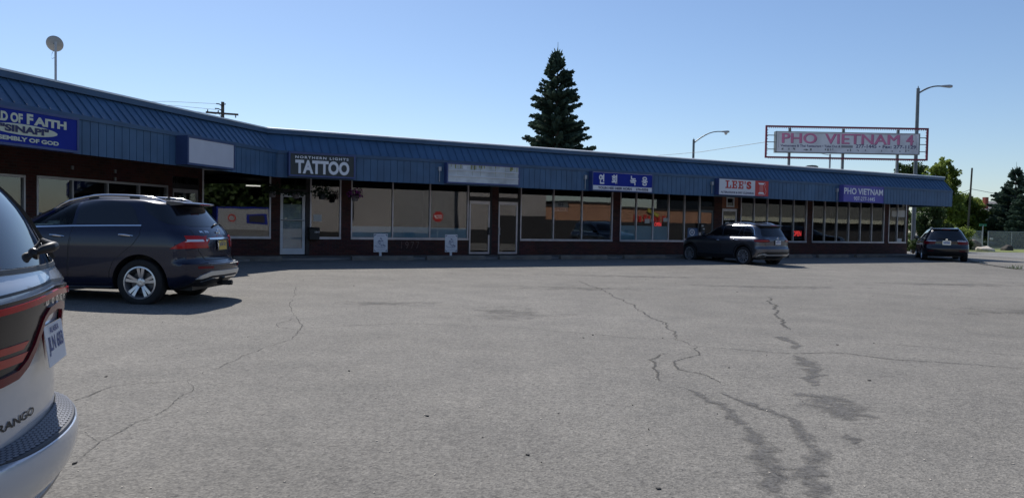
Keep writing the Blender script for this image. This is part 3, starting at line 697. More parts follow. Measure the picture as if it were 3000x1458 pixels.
# vacant sign
vac = mat('weathered_white_panel', (.52, .55, .56), .5, vary=.25, vscale=2.2)
e = sign_root('shop_sign', 'R', 5.11, 2.84, 'empty weathered white sign box with bare rails and yellow stains'); y = cabinet(e, 2.90, .72, vac)
b = MB()
for zz in (.26, .47): b.box(.05, 2.85, y-.03, y, zz-.012, zz+.012)
b.build('rail', M['signwhite'], e)
b = MB()
rnd = random.Random(2)
for i in range(26):
    sx = .08+rnd.random()*2.7; hh = rnd.uniform(.03, .16); b.box(sx, sx+rnd.uniform(.006, .05), y-.003, y-.001, .665-hh, .668)
for sx in (.42, .98, 1.3, 1.9, 2.3): b.box(sx, sx+.008, y-.003, y-.001, .3, .66)
b.build('rust_streaks', mat('yellow_green_stain', (.30, .30, .12), .8, vary=.3), e)
b = MB(); b.box(.62, .76, y-.006, y-.001, .52, .64); b.build('junction_cover', M['signwhite'], e)
# deer horn sign
e = sign_root('shop_sign', 'R', 11.21, 2.81, 'blue Korean sign reading YOUN HEE DEER HORN 276-0356'); y = cabinet(e, 2.93, .75, M['signblue'], fr=.035)
b = MB(); b.box(.035, 2.895, y-.004, y, .035, .205); b.build('white_band', M['signwhite'], e)
b = MB(); b.box(.035, 2.895, y-.004, y, .708, .72); b.build('white_line', M['signwhite'], e)
letters(e, [('연', .31, .27, .38, .25, 'l', .04), ('희', .91, .27, .38, .26, 'l', .04), ('녹', 1.80, .27, .37, .30, 'l', .03), ('용', 2.38, .27, .36, .29, 'l', .03)], y, M['letters'])
letters(e, [('YOUN HEE DEER HORN', .27, .068, .10, 1.62, 'l', .04), ('276-0356', 2.09, .068, .10, .62, 'l', .04)], y-.004, M['navy'])
# alterations sign
e = sign_root('shop_sign', 'R', 17.67, 2.86, "white and red sign reading LEE'S ALTERATIONS & DRY CLEANING with a thread spool"); y = cabinet(e, 2.94, .71, M['signwhite'], fr=.022)
b = MB(); b.box(2.12, 2.918, y-.004, y, .022, .688); b.build('red_panel', M['red'], e)
b = MB(); yy = y-.004
def rect(x0, x1, z0, z1): b.add([(x0,yy,z0),(x1,yy,z0),(x1,yy,z1),(x0,yy,z1)], [(0,1,2,3)])
lz, lh = .30, .33
x = .38
rect(x+.07, x+.16, lz, lz+lh); rect(x, x+.23, lz+lh-.05, lz+lh); rect(x, x+.33, lz, lz+.05); rect(x+.27, x+.33, lz+.05, lz+.14)
for x in (.74, 1.11):
    rect(x+.06, x+.15, lz+.05, lz+lh-.05); rect(x, x+.31, lz, lz+.05); rect(x, x+.31, lz+lh-.05, lz+lh); rect(x+.15, x+.24, lz+.14, lz+.19); rect(x+.25, x+.31, lz+.05, lz+.13); rect(x+.25, x+.31, lz+lh-.13, lz+lh-.05); rect(x+.21, x+.25, lz+.11, lz+.22)
b.add([(1.48,yy,lz+lh),(1.56,yy,lz+lh),(1.53,yy,lz+lh-.13),(1.49,yy,lz+lh-.13)], [(0,1,2,3)])
put_text(b, 'S', (1.60, yy, lz-.005), X_, Z_, h=lh+.01, w=.29, bold=.06, lift=0); b.build('lettering', M['red'], e)
letters(e, [('ALTERATIONS & DRY CLEANING', .12, .085, .085, 1.92, 'l', .03)], y, M['navy'])
b = MB(); yy = y-.007
for (zA, zB, wA, wB) in ((.53, .60, .13, .19), (.12, .19, .19, .13)): b.add([(2.48-wA,yy,zA),(2.48+wA,yy,zA),(2.48+wB,yy,zB),(2.48-wB,yy,zB)], [(0,1,2,3)])
b.tube([(2.60,yy,.57),(2.68,yy,.62),(2.73,yy,.56),(2.67,yy,.50),(2.70,yy,.40),(2.78,yy,.25),(2.72,yy,.10),(2.5,yy,.055),(2.33,yy,.09)], .007, 5); b.build('spool_emblem', M['letters'], e)
b = MB(); b.add([(2.37,yy,.19),(2.59,yy,.19),(2.59,yy,.53),(2.37,yy,.53)], [(0,1,2,3)]); b.build('spool_thread', mat('pale_red_thread', (.60,.16,.15), .5), e)
# restaurant fascia sign
e = sign_root('shop_sign', 'R', 25.49, 2.81, 'purple sign reading PHO VIETNAM 907-277-1445 on the fascia'); y = cabinet(e, 2.90, .79, M['signpurple'], fr=.012, frame=M['signpurple'])
letters(e, [('PHO VIETNAM', .05, .36, .30, 2.80, 'l', .02), ('907-277-1445', .74, .07, .19, 1.52, 'l', .01)], y, M['letters'])

# ---------------------------------------------------------------- rooftop restaurant board
c0 = Vector((18.329,42.500,6.234))
e = empty('rooftop_sign', (c0.x, 42.5, 4.34), 0, 'large rooftop board reading PHO VIETNAM 4 inside a crimson pipe frame', 'sign')
def rl(p): return (p[0]-c0.x, 0, p[2]-4.34)
tl, tr, br, bl_ = [rl(p) for p in ((13.859,42.500,7.099), (22.812,42.500,7.187), (22.823,42.500,5.396), (13.835,42.500,5.319))]
x0, x1, z0, z1 = (tl[0]+bl_[0])/2, (tr[0]+br[0])/2, (bl_[2]+br[2])/2, (tl[2]+tr[2])/2
b = MB(); t = .045
b.box(x0, x1, -t, t, z1-2*t, z1); b.box(x0, x1, -t, t, z0, z0+2*t); b.box(x0, x0+2*t, -t, t, z0+2*t, z1-2*t); b.box(x1-2*t, x1, -t, t, z0+2*t, z1-2*t); b.build('outer_frame', M['crimson'], e)
b = MB()
k = x0+.2
while k < x1-.15:
    b.box(k-.018, k+.018, -.02, .02, z1-2*t-.05, z1-2*t); b.box(k-.018, k+.018, -.02, .02, z0-.03, z0); k += .118
k = z0+.25
while k < z1-.2:
    b.box(x0+2*t, x0+2*t+.05, -.02, .02, k-.018, k+.018); b.box(x1-2*t-.05, x1-2*t, -.02, .02, k-.018, k+.018); k += .16
b.build('bulb_strip', mat('dull_bulb_sockets', (.34,.24,.25), .5), e)['kind'] = 'stuff'
itl, itr, ibr, ibl = [rl(p) for p in ((14.375,42.500,6.782), (22.278,42.500,6.848), (22.281,42.500,5.686), (14.376,42.500,5.629))]
a0, a1, w0, w1 = (itl[0]+ibl[0])/2, (itr[0]+ibr[0])/2, (ibl[2]+ibr[2])/2, (itl[2]+itr[2])/2
b = MB(); b.box(a0, a1, -.16, .16, w0, w1); 
for (xa, xb, za, zb) in ((a0, a1, w0, w0+.03), (a0, a1, w1-.03, w1), (a0, a0+.04, w0, w1), (a1-.04, a1, w0, w1)): b.box(xa-.002, xb+.002, -.185, -.16, za, zb)
b.build('cabinet', M['dsteel'], e)
b = MB(); b.box(a0+.04, a1-.04, -.170, -.162, w0+.03, w1-.03); b.build('face_panel', mat('weathered_white_board', (.62,.62,.64), .5, vary=.16, vscale=1.5), e)
H_ = w1-w0; W_ = a1-a0
def fx(u): return a0+W_*u
for off, mm in ((.018, M['maroon']), (0, M['pink'])):
    dy = -.172 if off else -.176
    for (s_, u0, u1) in (('PHO', .043, .285), ('VIETNAM', .342, .86), ('4', .905, .957)):
        b = MB()
        for q in (-1, 0, 1): put_text(b, s_, (fx(u0)+off+q*.022, dy, w0+H_*.455-off), X_, Z_, h=H_*.47, w=W_*(u1-u0)-.03, bold=0, lift=.002+.0006*q)
        b.build('lettering', mm, e)
b = MB()
for (s_, u0, u1, hh) in (('Vietnamese & Thai Restaurant • Take Out &', .032, .45, .115), ('277-1445', .555, .70, .17), ('• Fax: 277-1129', .715, .975, .165)):
    put_text(b, s_, (fx(u0), -.173, w0+H_*.27), X_, Z_, h=H_*hh, w=W_*(u1-u0), bold=.03, lift=.003)
b.build('small_lettering', mat('faded_navy', (.12,.11,.19), .5), e)
b = MB(); b.box(fx(.455), fx(.535), -.176, -.172, w0+H_*.27, w0+H_*.38); b.build('painted_out_word', mat('grey_patch', (.24,.24,.26), .6), e)
b = MB(); rnd = random.Random(8)
b.tube([(fx(.02), -.174, w0+H_*.24), (fx(.02), -.174, w0+H_*.9), (fx(.97), -.174, w0+H_*.93), (fx(.98), -.174, w0+H_*.22)], .008, 4)
for i in range(30): q = rnd.uniform(.03, .95); b.box(fx(q), fx(q+rnd.uniform(.003,.012)), -.174, -.171, w0+H_*rnd.uniform(.1,.17), w0+H_*rnd.uniform(.17,.23))
b.build('grime_lines', mat('grey_grime', (.20,.20,.21), .8), e)
def rx(px_, py): return rl((px_, py))
b = MB()
for u in ((15.264,42.500,6.180)[0], (18.235,42.500,6.233)[0], (21.263,42.500,6.287)[0]):
    xx = u-c0.x; b.box(xx-.06, xx+.06, .17, .29, 0 if xx < 2.5 else -.0, z1-2*t)
for zz in (w0+H_*.82, w0+H_*.5, w0+H_*.16):
    b.box(x0+2*t, a0, -.02, .02, zz-.02, zz+.02); b.box(a1, x1-2*t, -.02, .02, zz-.02, zz+.02)
b.build('post', M['dsteel'], e)
u = (17.525,42.500,5.470)[0]-c0.x
b = MB(); b.tube([(u, .2, 0), (u, .2, z0+.28)], .05, 8); b.tube([(u, .2, z0+.22), (u-.5, .1, w0)], .015, 5); b.build('service_mast', M['steel'], e)

# ---------------------------------------------------------------- things along the shop fronts
def flowers(name, s, off, z, lab, bloom, rad, pot_m, sparse=False, seed=0):
    p = RW(s, off, z); e = empty(name, p, 0, lab, 'flower basket', 'hanging baskets under the canopy'); rnd = random.Random(seed)
    b = MB(); b.lathe([(0, -.19), (.095, -.19), (.13, 0), (.118, 0), (.11, -.03), (0, -.03)], 'z', 16); b.build('pot', pot_m, e, smooth=True)
    b = MB(); top = 3.15-z
    for k in range(3): w = k*2.1; b.tube([(.12*math.cos(w), .12*math.sin(w), 0), (0, 0, min(.5, top-.02))], .004, 4)
    b.tube([(0,0,min(.5, top-.02)), (0,0,top)], .006, 4); b.build('hanger', M['dark'], e)
    b = MB(); b2 = MB(); n = 260 if not sparse else 150
    for i in range(n):
        th = rnd.random()*6.283; ph = rnd.uniform(-.75, 1.0); r = rad*rnd.uniform(.45, 1.05)*(1 if rnd.random() < .8 else 1.18)
        q = Vector((math.cos(th)*math.cos(ph)*r, math.sin(th)*math.cos(ph)*r, math.sin(ph)*r*.85+.05))
        if sparse: q.z = q.z*.35-.05
        tgt = b2 if (bloom and q.z > -.1 and rnd.random() < .72) else b
        sz = rnd.uniform(.022, .048)*(1.0 if tgt is b else .85); d1 = Vector((rnd.gauss(0,1), rnd.gauss(0,1), rnd.gauss(0,1))).normalized(); d2 = d1.orthogonal().normalized()
        d3 = d1.cross(d2); tgt.add([q+d2*sz, q+d3*sz*.8, q-d2*sz, q-d3*sz*.8], [(0,1,2,3)])
        if i % 3 == 0: b.tube([(0,0,.0), q*.6+Vector((0,0,.05)), q], .004, 3, False)
    b.build('foliage', M['leafC'], e)
    if bloom: b2.build('blossoms', M['petal'], e)
fl = [(-0.554,2.379), (0.214,2.361), (1.086,2.380), (2.240,2.337)]
flowers('hanging_basket', fl[0][0], 1.5, fl[0][1], 'dark straggly hanging basket in front of the brick pier left of the white door', False, .30, M['terracotta'], False, 1)
flowers('hanging_basket', fl[1][0], 1.5, fl[1][1], 'thin trailing hanging basket in front of the white tattoo shop door', False, .36, M['terracotta'], True, 2)
flowers('hanging_basket', fl[2][0], 1.5, fl[2][1]-.02, 'bushy dark green hanging basket in front of the narrow window right of the white door', False, .37, M['dark'], False, 3)
flowers('hanging_basket', fl[3][0], 1.5, fl[3][1], 'hanging basket full of magenta petunias', True, .29, M['terracotta'], False, 4)
# mailbox
s_, z_ = (0.984,0.770)
e = empty('mailbox', RW(s_, .02, z_), math.pi/2-AL, 'black wall mailbox beside the white tattoo shop door', 'mailbox')
b = MB(); b.prism([(-.26, 0), (-.26, .36), (-.20, .41), (0, .42), (0, 0)], 'x', .0, .34); b.build('box', M['black'], e)
b = MB(); b.prism([(-.275, .35), (-.275, .375), (-.20, .425), (0, .435), (0, .42), (-.20, .41)], 'x', -.01, .35); b.build('lid', M['black'], e)
b = MB(); put_text(b, '1041', (.17, -.262, .24), X_, Z_, h=.06, w=.16); b.build('lettering', M['letters'], e)
# intercom by the dark door
s_, z_ = (19.247,1.490)
e = empty('intercom_box', RW(s_-.1, .05, z_-.25), math.pi/2-AL, 'small black box with white stickers beside the dark shop door', 'wall box')
b = MB(); b.box(0, .28, -.10, 0, 0, .42); b.build('case', M['black'], e); b = MB(); b.box(.05, .17, -.104, -.1, .26, .33); b.box(.13, .25, -.104, -.1, .12, .18); b.build('sticker', M['paper'], e)
# wheel stops
WSX = [(720,792),(1030,1210),(1248,1419),(1462,1612),(1641,1777),(1826,1948),(2000,2120),(2310,2372),(2395,2482),(2506,2590)]
WSL = ['wheel stop partly behind the navy car, below the white tattoo shop door', 'wheel stop under the left yard sign', 'wheel stop under the right yard sign', 'wheel stop in front of the pair of aluminium doors', 'wheel stop below the empty dark windows', 'wheel stop left of the grey car', 'wheel stop in front of the grey car', 'wheel stop just right of the grey car', 'wheel stop below the restaurant windows', 'wheel stop nearest the black car']
WSP = [(-1.519,-0.787), (1.888,4.081), (4.567,6.857), (7.462,9.670), (10.116,12.293), (13.115,15.253), (16.207,18.512), (22.494,23.890), (24.422,26.499), (27.092,29.239)]
b = MB(); b.prism([(-.10, 0), (.10, 0), (.085, .10), (.05, .15), (-.05, .15), (-.085, .10)], 'x', -.9, .9)
ws0 = b.build('wheel_stop', M['kerbc'])
for i, (sa, sb) in enumerate(WSP):
    o = ws0 if i == 0 else ws0.copy()
    if i: COL.objects.link(o)
    sm = (sa+sb)/2; ln = max(1.5, min(2.5, sb-sa)); p = RW(sm, 2.38, 0); rnd = random.Random(i)
    o.location = (p.x, p.y, ground_z(p.x, p.y)-.004); o.rotation_euler = (0, 0, math.pi/2-AL+rnd.uniform(-.02, .02)); o.scale = (ln/1.8, 1, 1)
    label(o, 'weathered concrete '+WSL[i], 'wheel stop', 'concrete wheel stops along the sidewalk')
# yard signs stuck by the wheel stops
ys = [((2.723,1.035), (3.222,0.400), 'white yard sign with a triangular sketch, the left one below the shop window'),
      ((5.381,1.033), (5.861,0.398), 'white yard sign with a triangular sketch, the right one beside the aluminium door')]
for (p, q, lab) in ys:
    w = q[0]-p[0]; h = p[1]-q[1]; o = RW(p[0], 2.15, q[1]); gz = ground_z(o.x, o.y)
    e = empty('yard_sign', (o.x, o.y, gz), math.pi/2-AL, lab, 'yard sign', 'white yard signs'); zz = q[1]-gz
    b = MB(); b.box(0, w, -.012, 0, zz, zz+h); b.build('board', M['signwhite'], e)
    b = MB(); b.box(w/2-.04, w/2+.04, .002, .045, 0, zz+h*.6); b.build('stake', M['signwhite'], e)
    b = MB(); y = -.0145; cx = .13*w
    for (ax, az, dx, dz) in ((.04,.95,1,-1),(.96,.95,-1,-1),(.04,.05,1,1),(.96,.05,-1,1)):
        x, z = ax*w, zz+az*h; b.add([(x,y,z),(x+dx*.16*w,y,z),(x+dx*.05*w,y,z+dz*.04*h),(x,y,z+dz*.11*h)], [(0,1,2,3)])
    b.build('corner_ornament', M['navy'], e)
    b = MB(); rnd = random.Random(3)
    for i in range(34):
        t = rnd.random(); z = zz+h*(.30+.45*t); hw = w*.36*(1-t)+.02; x = w/2+rnd.uniform(-hw, hw); l = rnd.uniform(.02, .07)
        b.tube([(x-l/2, y, z-rnd.uniform(-.02,.02)), (x+l/2, y, z+rnd.uniform(-.02,.02))], .006, 4)
    for (xa, xb, z) in ((.22,.78,.24),(.15,.85,.30),(.2,.8,.12),(.25,.75,.88)):
        k = xa
        while k < xb: b.tube([(k*w, y, zz+z*h), ((k+.05)*w, y, zz+z*h+rnd.uniform(-.015,.015))], .005, 4); k += .075
    b.build('sketch_drawing', mat('blue_ink', (.10,.12,.25), .6), e)

# ---------------------------------------------------------------- poles, lamps, dish, wires
d0 = Vector((-13.078,22.000,5.329)); dt = Vector((-13.073,22.000,6.390)); dc = Vector((-13.194,22.000,6.340))
e = empty('satellite_dish', (d0.x, 22, 4.34), 0, 'round grey satellite dish on a thin mast above the left roof', 'satellite dish')
b = MB(); b.tube([(0,0,0), (0,0,dt.z-4.34)], .032, 10); b.build('mast', M['steel'], e)
# seen from behind and a little below: dish faces away
b = MB(); prof = [(r_, .10*(r_/.225)**2-.04) for r_ in (0.001,.05,.1,.15,.2,.222,.228)]+[(.222,.052),(.2,.03),(.1,-.018),(.001,-.035)]
b.lathe(prof, 'y', 32); o = b.build('reflector', mat('dish_grey', (.34,.34,.32), .5), e, smooth=True); o.location = (dc.x-d0.x, .12, dc.z-4.34); o.rotation_euler = (R(24), 0, R(14))
b = MB(); b.tube([(dc.x-d0.x+.02, .07, dc.z-4.34), (0, 0, dc.z-4.36)], .02, 6); b.tube([(-.0,-.02,dc.z-4.5),(-.09,0,dc.z-4.60),(-.13,0,dc.z-4.72),(-.09,0,dc.z-4.78),(0,0,dc.z-4.72)], .006, 5); b.build('bracket', M['dsteel'], e)
# utility pole with cross arm behind the left wing
D = 60; pt = Vector(at(652.5, 299, D)); ca = Vector(at(606, 330, D)); cb = Vector(at(700, 337, D))
up = empty('utility_pole', (pt.x, D, 0), 0, 'wooden utility pole with a cross arm behind the left roof', 'utility pole')
b = MB(); b.tube([(0,0,0), (0,0,pt.z)], [.17, .12], 10); b.build('pole', M['wood'], up)
b = MB(); b.obox((((ca.x+cb.x)/2-pt.x), -.16, (ca.z+cb.z)/2), (cb.x-ca.x, 0, cb.z-ca.z), (0,1,0), (0,0,1), (cb-ca).length/2, .06, .07); b.tube([(.25,-.16,ca.z-.02),(0,-.1,ca.z-.5)], .02, 5); b.tube([(-.25,-.16,ca.z),(0,-.1,ca.z-.5)], .02, 5); b.build('cross_arm', M['wood'], up)
for u in (.05, .38, .92):
    q = ca.lerp(cb, u); b = MB(); b.lathe([(0,0),(.05,0),(.06,.05),(.03,.07),(.055,.12),(.03,.17),(0,.18)], 'z', 10, (q.x-pt.x, -.16, q.z+.06 if u != .92 else q.z-.25)); b.build('insulator', M['dsteel'], up)
b = MB()
for (dx, dz) in ((-.45, -.18), (-.55, -.55), (.28, -.2)): b.tube([(0,-.1,pt.z+dz-.15), (dx*.5,-.12,pt.z+dz), (dx,-.12,pt.z+dz+.02)], .045, 6)
b.build('switch_arm', M['dark'], up)
wi = MB(); far = Vector((-37.390,75.000,12.899))
for dz in (0.0, -.45, -.8): wi.tube([(pt.x-.5, 60, pt.z-.15+dz), ((pt.x+far.x)/2, 67, (pt.z+far.z)/2-.15+dz*.7), (far.x-12, 78, far.z+dz*.4)], .013, 4)
label(wi.build('power_lines', M['dark']), 'thin overhead wires running left from the wooden utility pole', 'overhead wires', kind='stuff')
# street lamps
def lamp(D, xb, xt, yt, xa, ya, xh, yh, rb, rt, lab):
    t = Vector(at(xt, yt, D)); h = Vector(at(xh, yh, D)); e = empty('street_lamp', (t.x, D, 0), 0, lab, 'street lamp', 'street lamps behind the shops')
    b = MB(); b.tube([(0,0,0), (0,0,t.z)], [rb, rt], 12); b.build('pole', M['dsteel'], e)
    L_ = h.x-t.x; z0 = t.z-.35; zt = h.z; b = MB()
    b.tube([(0,0,z0)]+[(L_*u*.80, 0, z0+(zt-z0)*math.sin(min(1,u*1.12)*math.pi/2)**.9) for u in (.1,.25,.4,.55,.7,.85,1.0)], [.055]*4+[.045]*4, 8); b.build('arm', M['dsteel'], e)
    b = MB(); b.lathe([(0,0),(.03,.0),(.055,.08),(.085,.35),(.11,.62),(.08,.78),(0,.82)], 'x', 14, (L_*.78, 0, zt)); o = b.build('lamp_head', M['steel'], e, smooth=True)
    b = MB(); b.tube([(0,0,t.z),(0,0,t.z+.15)], [.04,.02], 6); b.build('cap', M['dsteel'], e)
    return e
e = lamp(72, 2030, 2032.5, 409, 0, 0, 2134, 386, .125, .105, 'grey street lamp with a curved arm between the spruce and the rooftop board')
# cobra lamp has a glass bowl
t = Vector((16.785,72.000,9.670)); h = Vector((19.999,72.000,10.458))
b = MB(); b.lathe([(0,-.26),(.10,-.22),(.15,-.10),(.16,0),(0,0)], 'z', 14, ((h.x-t.x)*.78+.48, 0, h.z-.05)); b.build('glass_bowl', M['clearlens'], e, smooth=True)
lamp(50, 2676, 2690, 259, 0, 0, 2772, 253, .135, .10, 'tall grey street lamp rising behind the rooftop board')
# thin pole at the right with a slack wire
D = 75; pt = Vector(at(2848, 492, D)); e = empty('utility_pole', (pt.x-.25, D, 0), 0, 'bare wooden pole beyond the side street at the right', 'utility pole')
b = MB(); b.tube([(0,0,0), (.25,0,pt.z)], [.105, .08], 10); b.build('pole', M['wood'], e)
wz = Vector(at(2846, 554, D)); wi = MB()
A_ = Vector((46.931,80.000,5.685)); B_ = Vector((51.449,78.000,5.127))
wi.tube([A_-Vector((8,0,1.6)), A_, (pt.x-.05, D-.1, wz.z)], .022, 4); wi.tube([(pt.x-.05, D-.1, wz.z), Vector((46.401,76.000,5.571)), Vector((48.559,77.000,5.347)), B_], .022, 4); wi.build('wire', M['dark'], e, matrix=Matrix.Translation((-(pt.x-.25), -D, 0)))
# wire reaching the rooftop board from the left
wi = MB(); a = Vector((10.535,58.000,6.784)); c = Vector((13.865,42.600,6.231)); wi.tube([a, a.lerp(c, .5)-Vector((0,0,.12)), c], .012, 4)
label(wi.build('service_wire', M['dark']), 'thin wire slanting up from the roof to the rooftop board', 'wire')
# green street sign
D = 62; p = Vector(at(2880, 659, D)); e = empty('street_sign', (p.x, D, 0), 0, 'small green street name sign on a thin pole by the fence', 'street sign')
b = MB(); b.tube([(0,0,0), (0,0,p.z)], .035, 8); b.build('pole', M['steel'], e); b = MB(); b.box(-.28, .28, -.02, .02, p.z-.09, p.z+.09); b.build('board', M['greensign'], e)

# ---------------------------------------------------------------- trees and background at the right
def spruce(name, x, y, H, rad, lab, seed, n_lv=34, z_lo=.4, dens=1.5):
    rnd = random.Random(seed); e = empty(name, (x, y, 0), 0, lab, 'tree')
    b = MB(); b.tube([(0,0,0), (.05,0,H*.5), (0,.05,H*.98)], [H*.014, H*.009, .02], 8); 
    lf = MB()
    def twig(p, d, L, w, droop):
        d = d.normalized(); side = d.cross(Vector((0,0,1))); side = side.normalized() if side.length > .01 else Vector((1,0,0)); upv = side.cross(d)
        q = p+d*L+Vector((0,0,-droop*L)); m_ = p.lerp(q, .45)
        for nrm in (side*.9+upv*rnd.uniform(-.5,.5), upv):
            n_ = nrm.normalized()*w
            lf.add([p-n_*.5, m_-n_, q, m_+n_, p+n_*.5], [(0,1,2,3,4)])
    for i in range(n_lv):
        t = (i+rnd.random()*.6)/n_lv; z = z_lo+(H-z_lo-.25)*t
        env = rad*(1-t)**.80*(1.0 if t > .12 else .8+t*1.6); nb = int((8-3.2*t)*dens)+4
        for k in range(nb):
            az = rnd.random()*6.283; L = env*rnd.choice((.5,.62,.75,.86,.95,1.0,1.0,1.14))*rnd.uniform(.88,1.08)+.12
            zj = rnd.uniform(-.22,.22); dr = rnd.uniform(.08,.30)*(1-t)-.22*t; pts = []; h = Vector((math.cos(az), math.sin(az), 0))
            for j in range(8):
                u = j/7; pts.append(Vector((0,0,z+zj))+h*(L*u)+Vector((0,0,-dr*L*math.sin(u*1.9)*.9+.12*L*u*u)))
            b.tube([pts[0], pts[3], pts[6]], [.035*(1-t)+.012, .02, .006], 4, False)
            nn = max(6, int(L*9))
            for j in range(1, nn+1):
                u = .16+.84*j/nn; ii = min(6, int(u*7)); p = pts[ii].lerp(pts[ii+1], u*7-ii); tan = (pts[ii+1]-pts[ii]).normalized()
                sd = Vector((-h.y, h.x, 0)); tl_ = (.22+.30*L*(1-u)*.6)*rnd.uniform(.6,1.15)
                for sg in (-1, 1): twig(p, tan*.75+sd*sg*rnd.uniform(.5,1.0)+Vector((0,0,rnd.uniform(-.25,.15))), tl_, rnd.uniform(.055,.10), rnd.uniform(.15,.6))
                twig(p, tan*.5+Vector((rnd.uniform(-.3,.3),rnd.uniform(-.3,.3),-.7)), tl_*.8, .09, .2)
                if rnd.random() < .5: twig(p, tan*.6+Vector((0,0,.6)), tl_*.5, .07, .0)
            twig(pts[6], pts[7]-pts[6]+Vector((0,0,.08)), .35, .05, 0)
    for k in range(7): twig(Vector((0,0,H-.55)), Vector((rnd.uniform(-.5,.5), rnd.uniform(-.5,.5), 1)), rnd.uniform(.35,.65), .03, 0)
    lf.add([(-.03,0,H-.7),(.03,0,H-.7),(.012,0,H+.45),(-.012,0,H+.45)], [(0,1,2,3)])
    b.build('trunk', M['bark'], e); lf.build('crown', M['spruce'], e)
    return e
p = (3.328,55.000,14.294); spruce('spruce_tree', p[0]-.32, 55, p[2]-.3, 3.95, 'tall dark spruce rising alone behind the shops', 21, 46)
p = (52.219,80.000,8.433); spruce('spruce_tree', p[0], 80, p[2], 3.5, 'dark spruce behind the chain link fence at the right', 5, 26)
p = (50.023,74.000,7.513); spruce('spruce_tree', p[0], 74, p[2]-.6, 3.0, 'partly cut off spruce at the right edge of the picture', 9, 24)
def leafy(name, x, y, lobes, lab, m_, seed, n, size, cat='tree', trunk=True, z0=0.0):
    """lobes: (dx, dy, z, rx, rz)"""
    rnd = random.Random(seed); e = empty(name, (x, y, z0), 0, lab, cat); lf = MB(); tr = MB(); tot = sum(l[3]*l[3]*l[4] for l in lobes)
    if trunk: tr.tube([(0,0,0), (.05,.03,lobes[0][2]*.55)], [.16,.10], 8)
    for (dx, dy, z, rx, rz) in lobes:
        if trunk: tr.tube([(.05,.03,lobes[0][2]*.5), (dx*.6, dy*.6, z-rz*.3), (dx, dy, z+rz*.4)], [.08,.05,.015], 6, False)
        subs = []
        for k in range(max(7, int(16*rx))):
            v = Vector((rnd.gauss(0,1), rnd.gauss(0,1), rnd.gauss(0,1))).normalized()*rnd.uniform(.35, 1.0)
            subs.append((Vector((dx+v.x*rx, dy+v.y*rx, z+v.z*rz)), rnd.uniform(.16,.34)*rx+.12))
        for k in range(int(n*rx*rx*rz/tot)):
            c, r_ = rnd.choice(subs); v = Vector((rnd.gauss(0,1), rnd.gauss(0,1), rnd.gauss(0,.8))).normalized()*r_*rnd.random()**.4
            q = c+v; q.z = max(q.z, .05)
            s_ = size*rnd.uniform(.6, 1.3); d1 = Vector((rnd.gauss(0,1), rnd.gauss(0,1), rnd.gauss(0,1)+.6)).normalized(); d2 = d1.orthogonal().normalized(); d3 = d1.cross(d2)
            lf.add([q+d2*s_, q+d3*s_*.6, q-d2*s_, q-d3*s_*.6], [(0,1,2,3)])
    if trunk: tr.build('trunk', M['bark'], e)
    else:
        for k in range(9): w = k*.7; tr.tube([(0,0,0), (lobes[0][3]*.5*math.cos(w), lobes[0][3]*.5*math.sin(w), lobes[0][2])], [.02,.008], 4, False)
        tr.build('stems', M['bark'], e)
    lf.build('crown' if trunk else 'foliage', m_, e)
    return e
def lob(D, items, base):
    bx = base[0]; out = []
    for (x, y, rpx, rz, dy) in items:
        q = px2(x, y, D); out.append((q[0]-bx, dy, q[1], rpx*D/2250, rz*D/2250))
    return out
def px2(x, y, D):  # world X and Z of a sight line at distance D (survey of the photograph)
    v = cam.matrix_world.to_3x3() @ Vector(((x-1500)/2250, -(y-729)/2250, -1)); v = v*(D/v.y); return (v.x, v.z+1.42)
D = 78; bx = px2(2760, 600, D)
leafy('broadleaf_tree', bx[0], D, lob(D, [(2755,530,52,60,0),(2785,575,48,55,1),(2735,500,30,28,-1),(2790,510,26,26,0),(2768,480,20,18,0),(2800,620,40,40,0),(2728,560,40,40,1)], bx), 'tall light green broadleaf tree just right of the rooftop board', M['leafA'], 3, 15000, .15)
D = 95; bx = px2(2660, 600, D)
leafy('broadleaf_tree', bx[0], D, lob(D, [(2665,510,34,30,0),(2640,500,24,22,0),(2690,500,30,30,0),(2615,515,12,10,0),(2700,545,30,40,0),(2650,560,40,40,0)], bx), 'darker broadleaf tree peeping over the roof behind the tall street lamp', M['leafB'], 4, 7500, .16)
D = 82; bx = px2(2825, 640, D)
leafy('broadleaf_tree', bx[0], D, lob(D, [(2825,605,40,36,0),(2800,590,26,24,-1),(2850,610,30,34,0),(2815,655,50,34,0),(2868,640,30,38,0),(2790,640,30,34,0),(2860,600,26,26,1)], bx), 'low rounded green broadleaf tree behind the bare pole', M['leafA'], 6, 16000, .15)
D = 56; bx = px2(2715, 690, D)
leafy('bush', bx[0], D, lob(D, [(2700,660,34,44,0),(2730,650,36,44,0),(2690,715,30,24,0),(2755,660,30,40,0),(2722,610,36,36,0),(2770,700,40,30,0),(2672,648,20,44,0),(2668,705,18,34,0),(2662,730,12,14,0)], bx), 'dark tall bush under the end of the blue canopy', M['leafB'], 7, 12000, .085, 'bush', False)
D = 66; bx = px2(2790, 690, D)
leafy('bush', bx[0], D, lob(D, [(2775,675,28,24,0),(2805,680,34,26,0),(2760,690,28,20,0),(2830,690,26,24,0)], bx), 'yellowish green bush directly behind the black car', M['leafA'], 8, 4200, .085, 'bush', False)
D = 60; bx = px2(2838, 730, D)
leafy('bush', bx[0], D, lob(D, [(2836,716,13,18,0),(2826,712,12,16,0),(2845,718,8,14,0)], bx), 'small dark clipped bush right of the black car', M['leafB'], 10, 1800, .055, 'bush', False)
D = 44; bx = px2(2676, 735, D)
leafy('bush', bx[0], D, lob(D, [(2678,722,13,16,0),(2690,726,10,14,0)], bx), 'low dark shrub at the end wall left of the black car', M['leafB'], 12, 1200, .05, 'bush', False)
D = 84; bx = px2(2895, 700, D)
